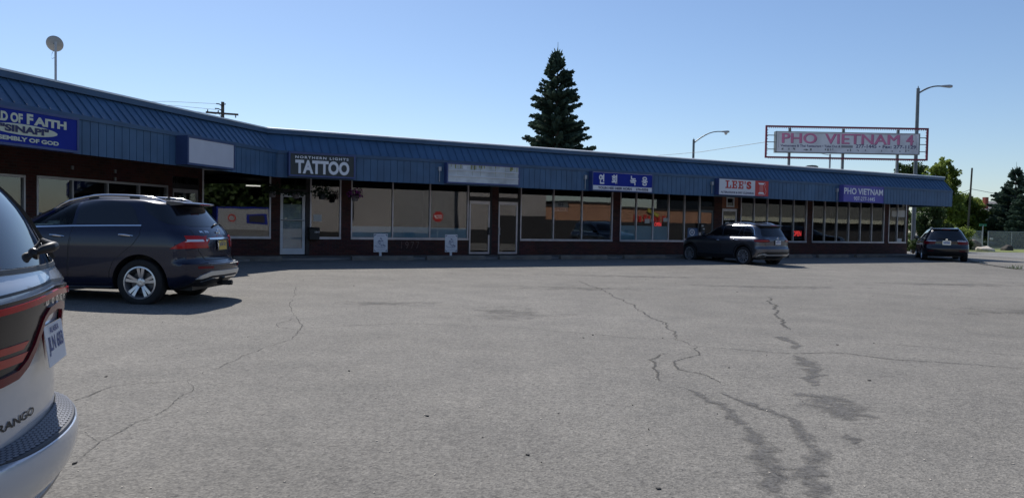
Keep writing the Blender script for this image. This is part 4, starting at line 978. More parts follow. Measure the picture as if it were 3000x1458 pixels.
leafy('bush', bx[0], D, lob(D, [(2895,670,26,28,0),(2920,690,26,20,0),(2875,690,22,22,0),(2945,690,20,20,0),(2990,695,30,22,0)], bx), 'row of dark shrubbery behind the fence gate', M['leafB'], 13, 5200, .10, 'bush', False)
# wood that closes the view behind
rnd = random.Random(31); lf = MB()
for i in range(9000):
    x = rnd.uniform(30, 100); y = rnd.uniform(118, 135); hh = 3.2+1.6*math.sin(x*.21)+1.0*math.sin(x*.57+1); z = rnd.random()**.8*hh*1.2
    s_ = rnd.uniform(.15,.38); d1 = Vector((rnd.gauss(0,1), rnd.gauss(0,1), rnd.gauss(0,1))).normalized(); d2 = d1.orthogonal().normalized(); d3 = d1.cross(d2); q = Vector((x,y,z))
    lf.add([q+d2*s_, q+d3*s_*.7, q-d2*s_, q-d3*s_*.7], [(0,1,2,3)])
label(lf.build('distant_wood', M['leafB']), 'far belt of dark trees beyond the fence', 'trees', kind='stuff')
# house behind the trees
D = 100; hx = px2(2905, 600, D); e = empty('house', (hx[0]+3, D, 0), R(12), 'grey green house with a pale roof and red chimney behind the trees', 'house')
ez = px2(2905, 616, D)[1]; rz_ = px2(2905, 590, D)[1]
b = MB(); b.box(-4.3, 7.6, 0, 7, 0, ez); b.build('wall', M['greenwall'], e); b = MB(); b.prism([(-.5, ez-.1), (7.5, ez-.1), (3.5, rz_+.15)], 'x', -4.7, 8); rf = b.build('roof', M['roofgrey'], e)
cz = px2(2884, 578, D); b = MB(); b.box(cz[0]-hx[0]-3-.24, cz[0]-hx[0]-3+.24, .3, .8, ez-.2, cz[1]); b.build('chimney', M['chimney'], rf)
b = MB(); b.box(-3, -1.6, -.05, .0, 1, 2.3); b.build('window', M['carglass'], e)
# chain link fence
D = 66
wire = bpy.data.materials.new('chain_link'); wire.use_nodes = True; nt = wire.node_tree
for n in list(nt.nodes): nt.nodes.remove(n)
o_ = nt.nodes.new('ShaderNodeOutputMaterial'); mx = nt.nodes.new('ShaderNodeMixShader'); tr_ = nt.nodes.new('ShaderNodeBsdfTransparent'); df = nt.nodes.new('ShaderNodeBsdfPrincipled'); df.inputs['Base Color'].default_value = (.4,.42,.43,1); df.inputs['Metallic'].default_value = .4
mx.inputs[0].default_value = .22; nt.links.new(tr_.outputs[0], mx.inputs[1]); nt.links.new(df.outputs[0], mx.inputs[2]); nt.links.new(mx.outputs[0], o_.inputs[0])
fx0, fx1 = px2(2841, 700, D)[0], px2(2876, 700, D)[0]; gx0, gx1 = px2(2895, 700, D)[0], px2(3000, 700, D)[0]+9; ft = px2(2920, 678, D)[1]
def fence_run(a, c, npost, lab):
    e = empty('chain_link_fence', (a, D, 0), 0, lab, 'fence', 'chain link fence runs'); L_ = c-a
    for i in range(npost+1): b = MB(); b.tube([(L_*i/npost, 0, 0), (L_*i/npost, 0, ft)], .045 if i in (0, npost) else .03, 8); b.build('post', M['steel'], e)
    b = MB(); b.tube([(0,0,ft),(L_,0,ft)], .03, 6); b.tube([(0,0,.12),(L_,0,.12)], .02, 6); b.build('rail', M['steel'], e)
    b = MB(); b.box(0, L_, .02, .024, .1, ft-.02); b.build('mesh_panel', wire, e)
fence_run(fx0, fx1, 1, 'short bright chain link gate panel beside the bare pole')
fence_run(gx0, gx1, 6, 'long chain link fence in front of the right spruce')
b = MB(); q = px2(2908, 699, D-.2); b.box(q[0]-.12, q[0]+.12, D-.08, D-.05, q[1]-.08, q[1]+.08); label(b.build('fence_notice', M['paper']), 'tiny white notice hung on the long chain link fence', 'notice')
def boulder(name, x, y, rx, ry, rz, m_, lab, seed):
    rnd = random.Random(seed); bm = bmesh.new(); bmesh.ops.create_icosphere(bm, subdivisions=3, radius=1); ph = [rnd.uniform(0,6) for _ in range(6)]
    for v in bm.verts:
        c = v.co; k = 1+.16*math.sin(3*c.x+ph[0])+.14*math.sin(4*c.y+ph[1])+.12*math.sin(5*c.z+ph[2]+2*c.x); v.co = Vector((c.x*rx*k, c.y*ry*k, max(-.1, c.z*rz*k)))
    me = bpy.data.meshes.new(name); bm.to_mesh(me); bm.free(); me.materials.append(m_); o = bpy.data.objects.new(name, me); COL.objects.link(o); o.location = (x, y, .05); label(o, lab, 'boulder')
q = px2(2885, 730, 60); boulder('boulder', q[0], 60, .62, .5, .42, M['stone'], 'pale jagged boulder on the verge in front of the fence', 2)
q = px2(2856, 728, 63); boulder('boulder', q[0], 63, .62, .5, .85, M['brownstone'], 'brown boulder behind the pale one, next to the dark bush', 5)
q = px2(2952, 722, 64); boulder('boulder', q[0], 64, .38, .4, .5, mat('dark_stump', (.05,.045,.04), .9), 'dark stump by a post of the long fence', 6)
# weeds at the kerb
lf = MB(); rnd = random.Random(3)
for (cx, cy) in ((20.35, 30.9), (20.45, 31.3), (21.4, 35.4), (22.6, 38.2)):
    for k in range(26): q = Vector((cx+rnd.gauss(0,.14), cy+rnd.gauss(0,.14), .02)); t_ = Vector((rnd.gauss(0,.06), rnd.gauss(0,.06), rnd.uniform(.06,.20))); lf.add([q-Vector((.01,0,0)), q+Vector((.01,0,0)), q+t_], [(0,1,2)])
label(lf.build('weeds', M['leafB']), 'tufts of weeds in the seam at the lot edge', 'weeds', kind='stuff')

# ---------------------------------------------------------------- buildings across the street, seen in the shop windows
def block(name, a, c, h, lab, build):
    a = Vector((*a, 0)); c = Vector((*c, 0)); d = (c-a); e = empty(name, a, math.atan2(d.y, d.x), lab, 'building'); build(e, d.length, h); return e
def b_beige(e, L_, h):
    b = MB(); b.box(0, L_*.34, -8, 0, 0, h); b.box(L_*.62, L_, -8, 0, 0, h); b.build('wall', M['beige'], e)
    b = MB(); b.box(L_*.34, L_*.62, -8, -.6, 0, h-.3); b.build('recessed_wall', mat('grey_beige', (.27,.26,.25), .9, vary=.1), e)
    b = MB(); b.box(-.1, L_+.1, -8.1, .1, h, h+.2); b.build('parapet', M['white'], e)
    b = MB(); b.box(0, L_*.5, .0, .05, 0, .7); b.box(L_*.5, L_*.8, 0, .05, 0, 1.0); b.box(L_*.8, L_, 0, .05, 0, 2.1); b.build('dark_stand_in', M['darkbase'], e)  # added dark boxes standing in for cars and hedges, to darken reflections
    b = MB(); b.box(L_*.16, L_*.18, .0, .06, 1.6, 3.0); b.build('window', M['dark'], e)
block('beige_building', (12.2, 5.4), (23.5, 18.6), 6.5, 'beige stucco building reflected in the middle shop windows', b_beige)
def b_orange(e, L_, h):
    b = MB(); b.box(0, L_, -9, 0, 1.9, h); b.box(L_*.2, L_*.42, -9, .02, h, h+.35); b.build('wall', M['orange'], e)
    b = MB(); b.box(0, L_, -9, .03, 0, 1.9); b.build('lower_wall', M['darkbase'], e)
    b = MB(); b.box(-.1, L_*.2, -9, .1, h, h+.16); b.box(L_*.42, L_, -9, .1, h, h+.16); b.box(L_*.18, L_*.44, -9, .12, h+.35, h+.5); b.build('parapet', M['darkbase'], e)
    b = MB(); put_text(b, 'EL RODEO', (L_*.58, .06, 2.15), X_, Z_, h=.9, w=4.6) if False else [b.box(L_*.72-.62*k-.5, L_*.72-.62*k-.5+(.2, .42, .3, .46)[k % 4], .01, .09, 1.95+.06*math.sin(k*2), 2.5+.08*math.sin(k*3)) for k in range(8)]; b.build('red_lettering', M['red'], e)
    b = MB(); b.obox((L_*.62, .1, 2.75), (1,0,-.35), (0,1,0), (.35,0,1), .75, .05, .17); b.build('yellow_board', M['yellow'], e)
block('orange_building', (26.2, 14.8), (48.5, 23.2), 3.05, 'orange stucco building reflected in the shop windows left of the grey car', b_orange)
def b_grey(e, L_, h):
    b = MB(); b.box(0, L_, -10, 0, 2.75, h); b.build('upper_wall', M['greywall'], e); b = MB(); b.box(0, L_, -10, .3, 2.3, 2.75); b.build('cornice', M['paleband'], e); b = MB(); b.box(0, L_, -10, -.5, 0, 2.3); b.build('lower_wall', M['darkbase'], e)
block('grey_building', (52, 22.5), (92, 41), 6.5, 'grey building with a pale band reflected in the restaurant windows', b_grey)
e = empty('stop_sign', (14.9, 15.2, 0), math.atan2(.883, -.469)-math.pi/2+math.pi, 'red stop sign reflected in the middle shop window', 'stop sign')
b = MB(); b.tube([(0,.03,0),(0,.03,2.2)], .03, 8); b.build('post', M['steel'], e)
b = MB(); oc = [(.38*math.cos(R(22.5+45*k)), 1.88+.38*math.sin(R(22.5+45*k))) for k in range(8)]; b.prism(oc, 'y', -.012, .0); b.build('face_panel', M['red'], e)
b = MB(); put_text(b, 'STOP', (0, -.014, 1.76), X_, Z_, h=.25, w=.56, align='c', bold=.03); b.build('lettering', M['letters'], e)

# belt of trees across the street, seen only as reflection in the corner window
rnd = random.Random(77); lf = MB()
for i in range(16000):
    x = rnd.uniform(0, 95); y = rnd.uniform(-68, -58); hh = 10+2.5*math.sin(x*.21)+1.6*math.sin(x*.6+1); z = rnd.random()**.8*hh
    s_ = rnd.uniform(.4,.8); d1 = Vector((rnd.gauss(0,1), rnd.gauss(0,1), rnd.gauss(0,1))).normalized(); d2 = d1.orthogonal().normalized(); d3 = d1.cross(d2); q = Vector((x,y,z))
    lf.add([q+d2*s_, q+d3*s_*.7, q-d2*s_, q-d3*s_*.7], [(0,1,2,3)])
label(lf.build('tree_belt', M['leafB']), 'dark tree belt across the street reflected in the corner shop window', 'trees', kind='stuff')

def b_white(e, L_, h):
    b = MB(); b.box(0, L_, -5, 0, 0, h); k = .2
    while k < h: b.box(0, L_, 0, .03, k, k+.03); k += .22
    b.build('wall', M['greywall'] if False else mat('dusty_white', (.36,.36,.36), .8), e)
    b = MB(); b.box(-.1, .12, -5, .08, 0, h); b.box(L_-.12, L_+.1, -5, .08, 0, h); b.box(-.1, L_+.1, -5, .08, h, h+.2); b.box(L_*.55, L_*.95, .03, .07, .9, 2.3); b.build('blue_trim', M['signblue'], e)
    b = MB(); b.box(L_*.6, L_*.9, .07, .09, 1.1, 2.1); b.build('window', M['dark'], e)
    b = MB(); b.lathe([(.38,.03),(.55,.03),(.55,.06),(.38,.06)], 'y', 24, (L_*.28, 0, 1.7), True); b.build('round_emblem', M['red'], e)
block('white_shed', (41, -47), (47.5, -43.5), 3.1, 'white shed with blue trim and a red ring emblem reflected in the corner window', b_white)
# ---------------------------------------------------------------- cars
def pchip(tab):
    x = np.array([t[0] for t in tab], float); y = np.array([t[1] for t in tab], float); h = np.diff(x); d = np.diff(y)/h; m = np.zeros(len(x))
    m[0], m[-1] = d[0], d[-1]
    for i in range(1, len(x)-1):
        if d[i-1]*d[i] > 0:
            w1 = 2*h[i]+h[i-1]; w2 = h[i]+2*h[i-1]; m[i] = (w1+w2)/(w1/d[i-1]+w2/d[i])
    def f(v):
        v = min(max(v, x[0]), x[-1]); i = min(int(np.searchsorted(x, v, 'right'))-1, len(x)-2); t = (v-x[i])/h[i]
        return float((2*t**3-3*t**2+1)*y[i]+(t**3-2*t*t+t)*h[i]*m[i]+(-2*t**3+3*t*t)*y[i+1]+(t**3-t*t)*h[i]*m[i+1])
    return f

class Shell:
    """a car body as stacked plan outlines; x from the rear bumper forward, y left, z up"""
    def __init__(s, xr, xf, w, Rr=.42, pr=2.5, Rf=.85, pf=2.3, ax=(1.0, 3.9), tyre=.37):
        s.xr, s.xf, s.w = pchip(xr), pchip(xf), pchip(w); s.zs = sorted(set([t[0] for t in xr+xf+w])); s.Rr, s.pr, s.Rf, s.pf = Rr, pr, Rf, pf; s.ax = ax; s.tyre = tyre
    def dims(s, z):
        a, b = s.xr(z), s.xf(z); l = b-a; rr = min(s.Rr, l*.45); rf = min(s.Rf, l*.5); return a, b, s.w(z), rr, rf
    def Y(s, x, z):
        a, b, w, rr, rf = s.dims(z); k = 1.0
        d = (x-a)/rr
        if d < 1: k *= max(0, 1-(1-max(d, 0))**s.pr)**(1/s.pr)
        d = (b-x)/rf
        if d < 1: k *= max(0, 1-(1-max(d, 0))**s.pf)**(1/s.pf)
        return w*k
    def X(s, y, z, front=False):
        a, b, w, rr, rf = s.dims(z); q = min(1, abs(y)/w)
        return b-rf*(1-(1-q**s.pf)**(1/s.pf)) if front else a+rr*(1-(1-q**s.pr)**(1/s.pr))
    def mesh(s):
        z0, z1 = s.zs[0], s.zs[-1]; Z = set()
        for a, b in zip(s.zs, s.zs[1:]):
            n = max(1, int(math.ceil((b-a)/.035)))
            for k in range(n): Z.add(a+(b-a)*k/n)
        Z.add(z1); Z = sorted(Z); nr, nm, nf = 16, 26, 16; vs = []; fs = []; N = None
        for z in Z:
            a, b, w, rr, rf = s.dims(z); ring = []
            for k in range(nr+1):
                t = math.pi/2*k/nr; ring.append((a+rr*(1-math.cos(t)**(2/s.pr)) if k < nr else a+rr, w*math.sin(t)**(2/s.pr)))
            for k in range(1, nm): ring.append((a+rr+(b-rf-a-rr)*k/nm, w))
            for k in range(nf+1):
                t = math.pi/2*(1-k/nf); ring.append((b-rf*(1-math.cos(t)**(2/s.pf)) if k else b-rf, w*math.sin(t)**(2/s.pf) if k < nf else 0))
            full = ring+[(x, -y) for x, y in ring[-2:0:-1]]; N = len(full); vs += [(x, y, z) for x, y in full]
        for j in range(len(Z)-1):
            for i in range(N): fs.append((j*N+i, j*N+(i+1) % N, (j+1)*N+(i+1) % N, (j+1)*N+i))
        fs.append(tuple(range(N-1, -1, -1))); fs.append(tuple((len(Z)-1)*N+i for i in range(N)))
        fs = [tuple(reversed(f)) for f in fs]
        return vs, fs

def make_body(sh, paint, root, arch_r, tunnel=None, tz=None, arch_in=.60, name='body', dark_below=None):
    vs, fs = sh.mesh(); me = bpy.data.meshes.new(name); me.from_pydata(vs, [], fs); me.update()
    bm = bmesh.new(); bm.from_mesh(me); bmesh.ops.remove_doubles(bm, verts=bm.verts, dist=1e-5); bmesh.ops.recalc_face_normals(bm, faces=bm.faces); bm.to_mesh(me); bm.free()
    o = bpy.data.objects.new(name, me); COL.objects.link(o); cut = MB()
    cutters = []
    for a in sh.ax:
        for sg in (1, -1):
            c = MB(); c.lathe([(0, arch_in*sg), (arch_r, arch_in*sg), (arch_r, 1.25*sg), (0, 1.25*sg)], 'y', 40, (a, 0, sh.tyre+.005)); cutters.append(c)
            # the opening is open at the bottom
            c = MB(); c.box(a-arch_r*.96, a+arch_r*.96, min(arch_in*sg, 1.25*sg), max(arch_in*sg, 1.25*sg), -.2, sh.tyre*.9); cutters.append(c)
    if tunnel:
        c = MB(); c.prism(tunnel, 'y', -1.3, 1.3); cutters.append(c)
    objs = []
    for c in cutters:
        cm = bpy.data.meshes.new('cut'); cm.from_pydata(c.v, [], c.f); b2 = bmesh.new(); b2.from_mesh(cm); bmesh.ops.remove_doubles(b2, verts=b2.verts, dist=1e-5); bmesh.ops.recalc_face_normals(b2, faces=b2.faces); b2.to_mesh(cm); b2.free()
        co = bpy.data.objects.new('cut', cm); COL.objects.link(co); objs.append(co)
        md = o.modifiers.new('b', 'BOOLEAN'); md.operation = 'DIFFERENCE'; md.object = co; md.solver = 'EXACT'
    bpy.context.view_layer.update()
    nm = bpy.data.meshes.new_from_object(o.evaluated_get(bpy.context.evaluated_depsgraph_get()))
    o.modifiers.clear(); o.data = nm
    for co in objs: bpy.data.objects.remove(co)
    nm.materials.clear(); nm.materials.append(paint); nm.materials.append(M['leather']); nm.name = name
    zt = sh.zs[-1]
    for p in nm.polygons:
        c = p.center; mi = 0
        for a in sh.ax:
            if math.hypot(c.x-a, c.z-sh.tyre) < arch_r+.012 and c.z < sh.tyre+arch_r+.02:
                if abs(c.y) < sh.Y(c.x, max(c.z, sh.zs[0]))-.012 or abs(c.y) < arch_in+.01: mi = 1
        if c.z < sh.zs[0]+.02: mi = 1
        if dark_below and c.z < dark_below: mi = 1
        if tunnel and tz and tz[0]-.02 < c.z < tz[1]+.02 and abs(c.y) < sh.Y(c.x, c.z)-.02 and tz[2]-.05 < c.x < tz[3]+.05: mi = 1
        p.material_index = mi; p.use_smooth = True
    nm.set_sharp_from_angle(angle=R(35)); o.parent = root
    return o

def patch(sh, poly, side, name, m, parent, off=.006, step=.05, rim=.012, smooth=True, mirror=False, bulge=0.0):
    """a panel cut to a side-view or rear-view outline and laid on the body surface"""
    if mirror:
        patch(sh, poly, {'L': 'R', 'R': 'L', 'rear': 'rearm', 'front': 'frontm'}[side], name, m, parent, off, step, rim, smooth, False, bulge)
    polys = poly if isinstance(poly[0][0], (list, tuple)) else [poly]; out = MB()
    sides = [side]
    for sd in sides:
        for pl in polys:
            pl = [(-p[0], p[1]) for p in pl] if sd in ('rearm', 'frontm') else pl
            bm = bmesh.new(); bm.faces.new([bm.verts.new((p[0], p[1], 0)) for p in pl])
            for ax in (0, 1):
                lo = min(p[ax] for p in pl); hi = max(p[ax] for p in pl); k = math.ceil(lo/step)*step+1e-4
                while k < hi:
                    no = [0,0,0]; no[ax] = 1; co = [0,0,0]; co[ax] = k
                    bmesh.ops.bisect_plane(bm, geom=bm.verts[:]+bm.edges[:]+bm.faces[:], plane_co=co, plane_no=no, dist=1e-6); k += step
            bm.verts.ensure_lookup_table(); bm.verts.index_update()
            def mp(u, v, o):
                if sd == 'L': return (u, sh.Y(u, v)+o, v)
                if sd == 'R': return (u, -sh.Y(u, v)-o, v)
                if sd in ('rear', 'rearm'): return (sh.X(u, v)-o, u, v)
                return (sh.X(u, v, True)+o, u, v)
            bnd = {v.index for e in bm.edges if e.is_boundary for v in e.verts}
            base = len(out.v); out.v += [mp(v.co.x, v.co.y, off+(bulge if v.index not in bnd else 0)) for v in bm.verts]
            flip = sd in ('R', 'rear', 'rearm')
            area = sum(pl[i][0]*pl[(i+1) % len(pl)][1]-pl[(i+1) % len(pl)][0]*pl[i][1] for i in range(len(pl)))
            want_rev = (sd == 'L') 
            for f in bm.faces:
                idx = [v.index for v in f.verts]; nz = f.normal.z if f.normal.length else 1
                # orient outward: L needs (x,z) clockwise ... make consistent
                ccw = sum(f.verts[i].co.x*f.verts[(i+1) % len(f.verts)].co.y-f.verts[(i+1) % len(f.verts)].co.x*f.verts[i].co.y for i in range(len(f.verts))) > 0
                good_ccw = sd in ('R', 'front', 'frontm')
                if ccw != good_ccw: idx.reverse()
                out.f.append(tuple(base+i for i in idx)); out.mi.append(out.cur)
            if rim > 0:
                b2 = {}
                for v in bm.verts:
                    if v.index in bnd: b2[v.index] = len(out.v); out.v.append(mp(v.co.x, v.co.y, off-rim))
                for e in bm.edges:
                    if e.is_boundary:
                        i, j = e.verts[0].index, e.verts[1].index; out.f.append((base+i, base+j, b2[j], b2[i])); out.mi.append(out.cur)
            bm.free()
    return out.build(name, m, parent, smooth=smooth)

def ribbon(pts, w):
    """outline of a band of width w along a polyline"""
    P = [Vector((p[0], p[1])) for p in pts]; n = len(P); a = []; b = []
    for i in range(n):
        d = (P[min(i+1, n-1)]-P[max(i-1, 0)]).normalized(); nn = Vector((-d.y, d.x))
        ww = w[i] if isinstance(w, (list, tuple)) else w
        a.append(tuple(P[i]+nn*ww/2)); b.append(tuple(P[i]-nn*ww/2))
    return [[a[i], a[i+1], b[i+1], b[i]] for i in range(n-1)]

def wheel(root, x, y, r, wd, kind, rim_r, sg, spin=0.0):
    t = MB(); h = wd/2
    prof = [(rim_r*.98, -h*.82), (rim_r+.015, -h*.95), (r-.045, -h), (r-.012, -h*.86), (r, -h*.6), (r, h*.6), (r-.012, h*.86), (r-.045, h), (rim_r+.015, h*.95), (rim_r*.98, h*.82)]
    t.lathe(prof, 'y', 40, (0,0,0), True); o = t.build('wheel', M['rubber'], root, smooth=True); o.location = (x, y, r)
    m = MB(); m.lathe([(rim_r*.985, -h*.80), (rim_r, h*.80), (rim_r+.012, h*.92), (rim_r-.012, h*.95), (rim_r-.022, h*.70), (rim_r-.04, -h*.75)], 'y', 40, (0,0,0), True)
    def spoke(a0, r0, r1, w0, w1, y0, y1, th):
        ca, sa = math.cos(a0), math.sin(a0); rad = Vector((ca, 0, sa)); tan = Vector((-sa, 0, ca)); vs = []
        for (rr, ww, yy) in ((r0, w0, y0), ((r0+r1)/2, (w0+w1)/2, (y0+y1)/2+.006), (r1, w1, y1)):
            for (s_, dy) in ((-1, 0), (1, 0), (1, -th), (-1, -th)): vs.append(rad*rr+tan*(ww*s_)+Vector((0, yy+dy, 0)))
        fs = [(k*4+i, k*4+(i+1) % 4, (k+1)*4+(i+1) % 4, (k+1)*4+i) for k in range(2) for i in range(4)]+[(3,2,1,0), (8,9,10,11)]
        m.add(vs, fs)
    if kind == 'split':
        for k in range(5):
            a = spin+k*math.pi*2/5
            for d in (-.155, .155): spoke(a+d*.55, .05, rim_r-.015, .020, .024, h*.50, h*.80, .035) if False else None
            for d in (-1, 1):
                ca = a+d*.17; spoke(ca, .05, rim_r-.018, .016, .026, h*.56, h*.80, .03)
    elif kind == 'ten':
        for k in range(10): spoke(spin+k*math.pi/5, .05, rim_r-.015, .011, .019, h*.60, h*.82, .03)
    else:
        for k in range(7): spoke(spin+k*math.pi*2/7, .05, rim_r-.015, .022, .026, h*.60, h*.82, .03)
    m.lathe([(0, h*.62), (.035, h*.66), (.07, h*.60), (.075, h*.40), (0, h*.40)], 'y', 20)
    rim = m.build('rim', M['alloy'], o, smooth=True)
    d = MB(); d.lathe([(0, -.02), (rim_r*.72, -.02), (rim_r*.72, .01), (0, .01)], 'y', 28, (0, 0, 0)); d.lathe([(0,-h*.6),(rim_r*.95,-h*.6)], 'y', 28); d.build('brake_disc', M['disc'], o)
    b = MB()
    for k in range(5):
        a = spin+.3+k*math.pi*2/5; b.lathe([(0, h*.63), (.011, h*.63), (.011, h*.5)], 'y', 8, (.055*math.cos(a), 0, .055*math.sin(a)))
    b.build('wheel_bolts', M['dark'], o)
    if sg < 0: o.rotation_euler = (0, 0, math.pi)
    return o

def plate(root, sh, z, m, rows, w=.31, h=.155, off=.012, tilt=None, y=0.0, frame=True, thin=False, lean=0.0):
    x0 = sh.X(y, z-h/2)-off; x1 = sh.X(y, z+h/2)-off; x0 -= lean; xb = min(x0, x1); dz = h; c = Vector(((x0+x1)/2, y, z)); up = Vector((x1-x0, 0, h)).normalized(); ux = Vector((0, -1, 0)); nn = ux.cross(up)
    fr_ = .003 if thin else .012; dp = .005 if thin else .008
    b = MB(); b.obox(c, ux, nn, up, w/2+fr_, dp, h/2+fr_); o = b.build('license_plate', M['chrome'] if frame else M['black'], root)
    b = MB(); b.obox(c+nn*(dp-.0005), ux, nn, up, w/2, .0025, h/2); b.build('face_panel', m, o)
    b = MB()
    for (tx, oz, hh, ww) in rows: put_text(b, tx, c+nn*(dp+.0028)+up*(oz), ux, up, h=hh, w=ww, align='c', bold=.02, n=nn, lift=.001)
    b.build('lettering', M['platetext'], o)
    return o

def base_car(name, lab, cat, o, head, z=0.0):
    a = R(90-head)
    e = empty(name, (o[0], o[1], z), a, lab, cat); return e

def side_trim(sh, pts, w, name, m, root, off=.010, mirror=True): return patch(sh, ribbon(pts, w), 'L', name, m, root, off=off, rim=.02, mirror=mirror, step=.12)

def door_part(sh, outline, root, handle, paint):
    d = patch(sh, outline, 'L', 'door', paint, root, off=.003, rim=.01, step=.03)
    d2 = patch(sh, outline, 'R', 'door', paint, root, off=.003, rim=.01, step=.03)
    n = len(outline)
    for dd, sd in ((d, 'L'), (d2, 'R')):
        patch(sh, [q for i in range(n) for q in ribbon([outline[i], outline[(i+1) % n]], .016)], sd, 'seam', M['black'], dd, off=.0015, rim=0, step=.12)
        sg = 1 if sd == 'L' else -1; (hx, hz) = handle; y = sh.Y(hx, hz)
        b = MB(); b.tube([(hx-.115, sg*(y+.0), hz-.012), (hx-.09, sg*(y+.035), hz-.006), (hx, sg*(y+.043), hz+.004), (hx+.09, sg*(y+.035), hz+.008), (hx+.115, sg*y, hz+.008)], [.012,.016,.017,.016,.012], 8)
        b.build('handle', M['chrome'], dd, smooth=True)
        patch(sh, [(hx-.08, hz-.028), (hx+.07, hz-.028), (hx+.07, hz+.02), (hx-.08, hz+.02)], sd, 'handle_recess', M['black'], dd, off=.004, rim=0)
    return d

def roof_rail(sh, x0, x1, yin, hgt, root, m):
    for sg in (1, -1):
        b = MB(); pts = []; n = 14
        def zt(x, y):
            lo, hi = sh.zs[0], sh.zs[-1]
            for _ in range(30):
                mid = (lo+hi)/2
                if sh.Y(x, mid) > y and sh.xr(mid) < x < sh.xf(mid): lo = mid
                else: hi = mid
            return lo
        for k in range(n+1):
            u = k/n; x = x0+(x1-x0)*u; z = zt(x, yin); lift = hgt*min(1, math.sin(math.pi*u)*2.6)
            pts.append((x, sg*yin, z+lift-.012))
        b.tube(pts, .017, 8); f = MB()
        for u in (.30, .68):
            k = int(u*n); p = pts[k]; f.box(p[0]-.08, p[0]+.08, p[1]-.012, p[1]+.012, p[2]-hgt-.01, p[2]-.012)
        rr_ = b.build('roof_rail', m, root, smooth=True); f.build('rail_foot', M['black'], rr_)

def mirrors(sh, x, z, root, paint):
    for sg in (1, -1):
        y = sh.Y(x, z); b = MB(); b.lathe([(0,-.06),(.06,-.055),(.085,-.02),(.08,.03),(.05,.06),(0,.065)], 'x', 14, (0,0,0)); o = b.build('mirror', paint, root, smooth=True); o.location = (x+.02, sg*(y+.13), z+.06); o.scale = (1, 1.45, .95)
        b = MB(); b.tube([(x, sg*(y-.02), z-.0), (x+.01, sg*(y+.07), z+.03)], .025, 6); b.build('mirror_arm', M['black'], root)

def underbody(sh, root):
    b = MB(); b.box(.35, sh.ax[1]+.6, -.62, .62, .24, .34)
    for a in sh.ax: b.tube([(a, -.7, sh.tyre), (a, .7, sh.tyre)], .05, 8)
    b.build('underbody', M['black'], root)

# ---- navy SUV in front of the church
o = (-4.98-0.06, 13.264)
hd = -88; Xd = Vector((math.sin(R(hd)), math.cos(R(hd)))); 
rt = base_car('navy_suv', 'dark navy SUV parked side on in the sun in front of the church windows', 'car', (-4.982+.08, 13.264), hd)
sh = Shell(
 xr=[(.26,.40),(.36,.14),(.46,.03),(.6,0),(.685,.0),(.71,.09),(.80,.13),(.95,.13),(1.06,.14),(1.15,.17),(1.24,.23),(1.33,.31),(1.5,.46),(1.6,.54),(1.66,.60),(1.70,.72),(1.74,1.0),(1.775,1.5),(1.79,1.95)],
 xf=[(.26,4.40),(.36,4.70),(.6,4.80),(.85,4.76),(1.0,4.60),(1.08,4.38),(1.14,4.05),(1.19,3.75),(1.24,3.58),(1.35,3.36),(1.5,3.06),(1.64,2.76),(1.71,2.52),(1.75,2.36),(1.775,2.2),(1.79,2.05)],
 w=[(.26,.84),(.36,.92),(.55,.955),(.75,.962),(.95,.965),(1.1,.955),(1.2,.935),(1.29,.895),(1.4,.850),(1.55,.785),(1.66,.730),(1.71,.68),(1.745,.59),(1.775,.40),(1.79,.12)],
 Rr=.46, pr=2.35, Rf=.95, pf=2.2, ax=(1.06, 3.97), tyre=.38)
tun = [(2.20,1.305),(2.98,1.27),(2.72,1.50),(2.45,1.635),(2.20,1.685)]
make_body(sh, M['navypaint'], rt, .455, tun, (1.25, 1.72, 2.18, 3.0))
underbody(sh, rt)
fw = patch(sh, tun, 'L', 'window', glass_mat('clear_car_glass', (.72,.78,.76), 1.35), rt, off=.002, rim=0); fw = patch(sh, tun, 'R', 'window', glass_mat('clear_car_glass', (.72,.78,.76), 1.35), rt, off=.002, rim=0)
for sd in 'LR':
    patch(sh, [(2.14,1.31),(1.10,1.33),(1.22,1.54),(1.36,1.675),(1.62,1.70),(2.14,1.69)], sd, 'window', M['carglass'], rt, off=.005)
    patch(sh, [(.95,1.655),(1.12,1.665),(1.00,1.52),(.80,1.40),(.62,1.335),(.50,1.315),(.325,1.31),(.40,1.38),(.51,1.5),(.575,1.58),(.61,1.62),(.75,1.645)], sd, 'window', M['carglass'], rt, off=.004)
patch(sh, [(.66,1.30),(-.66,1.30),(-.64,1.40),(-.58,1.63),(.58,1.63),(.64,1.40)], 'rear', 'rear_window', M['carglass'], rt, off=.006)
patch(sh, [(.60,1.30),(.62,1.36),(.52,1.34)], 'L', 'corner_glass', M['carglass'], rt, off=.003) if False else None
side_trim(sh, [(1.06,1.305),(1.6,1.295),(2.2,1.28),(3.02,1.245)], .022, 'belt_trim', M['chrome'], rt)
side_trim(sh, [(1.55,.30),(2.3,.295),(3.4,.29)], .018, 'sill_trim', M['chrome'], rt, off=.012)
door_part(sh, [(2.18,1.27),(2.23,.98),(2.25,.62),(2.25,.36),(3.42,.36),(3.46,.8),(3.40,1.12),(3.05,1.235)], rt, (2.42,1.12), M['navypaint'])
door_part(sh, [(1.06,1.285),(1.07,1.15),(1.16,1.01),(1.32,.88),(1.50,.72),(1.56,.55),(1.58,.36),(2.22,.36),(2.22,.62),(2.20,.98),(2.15,1.27)], rt, (1.29,1.145), M['navypaint'])
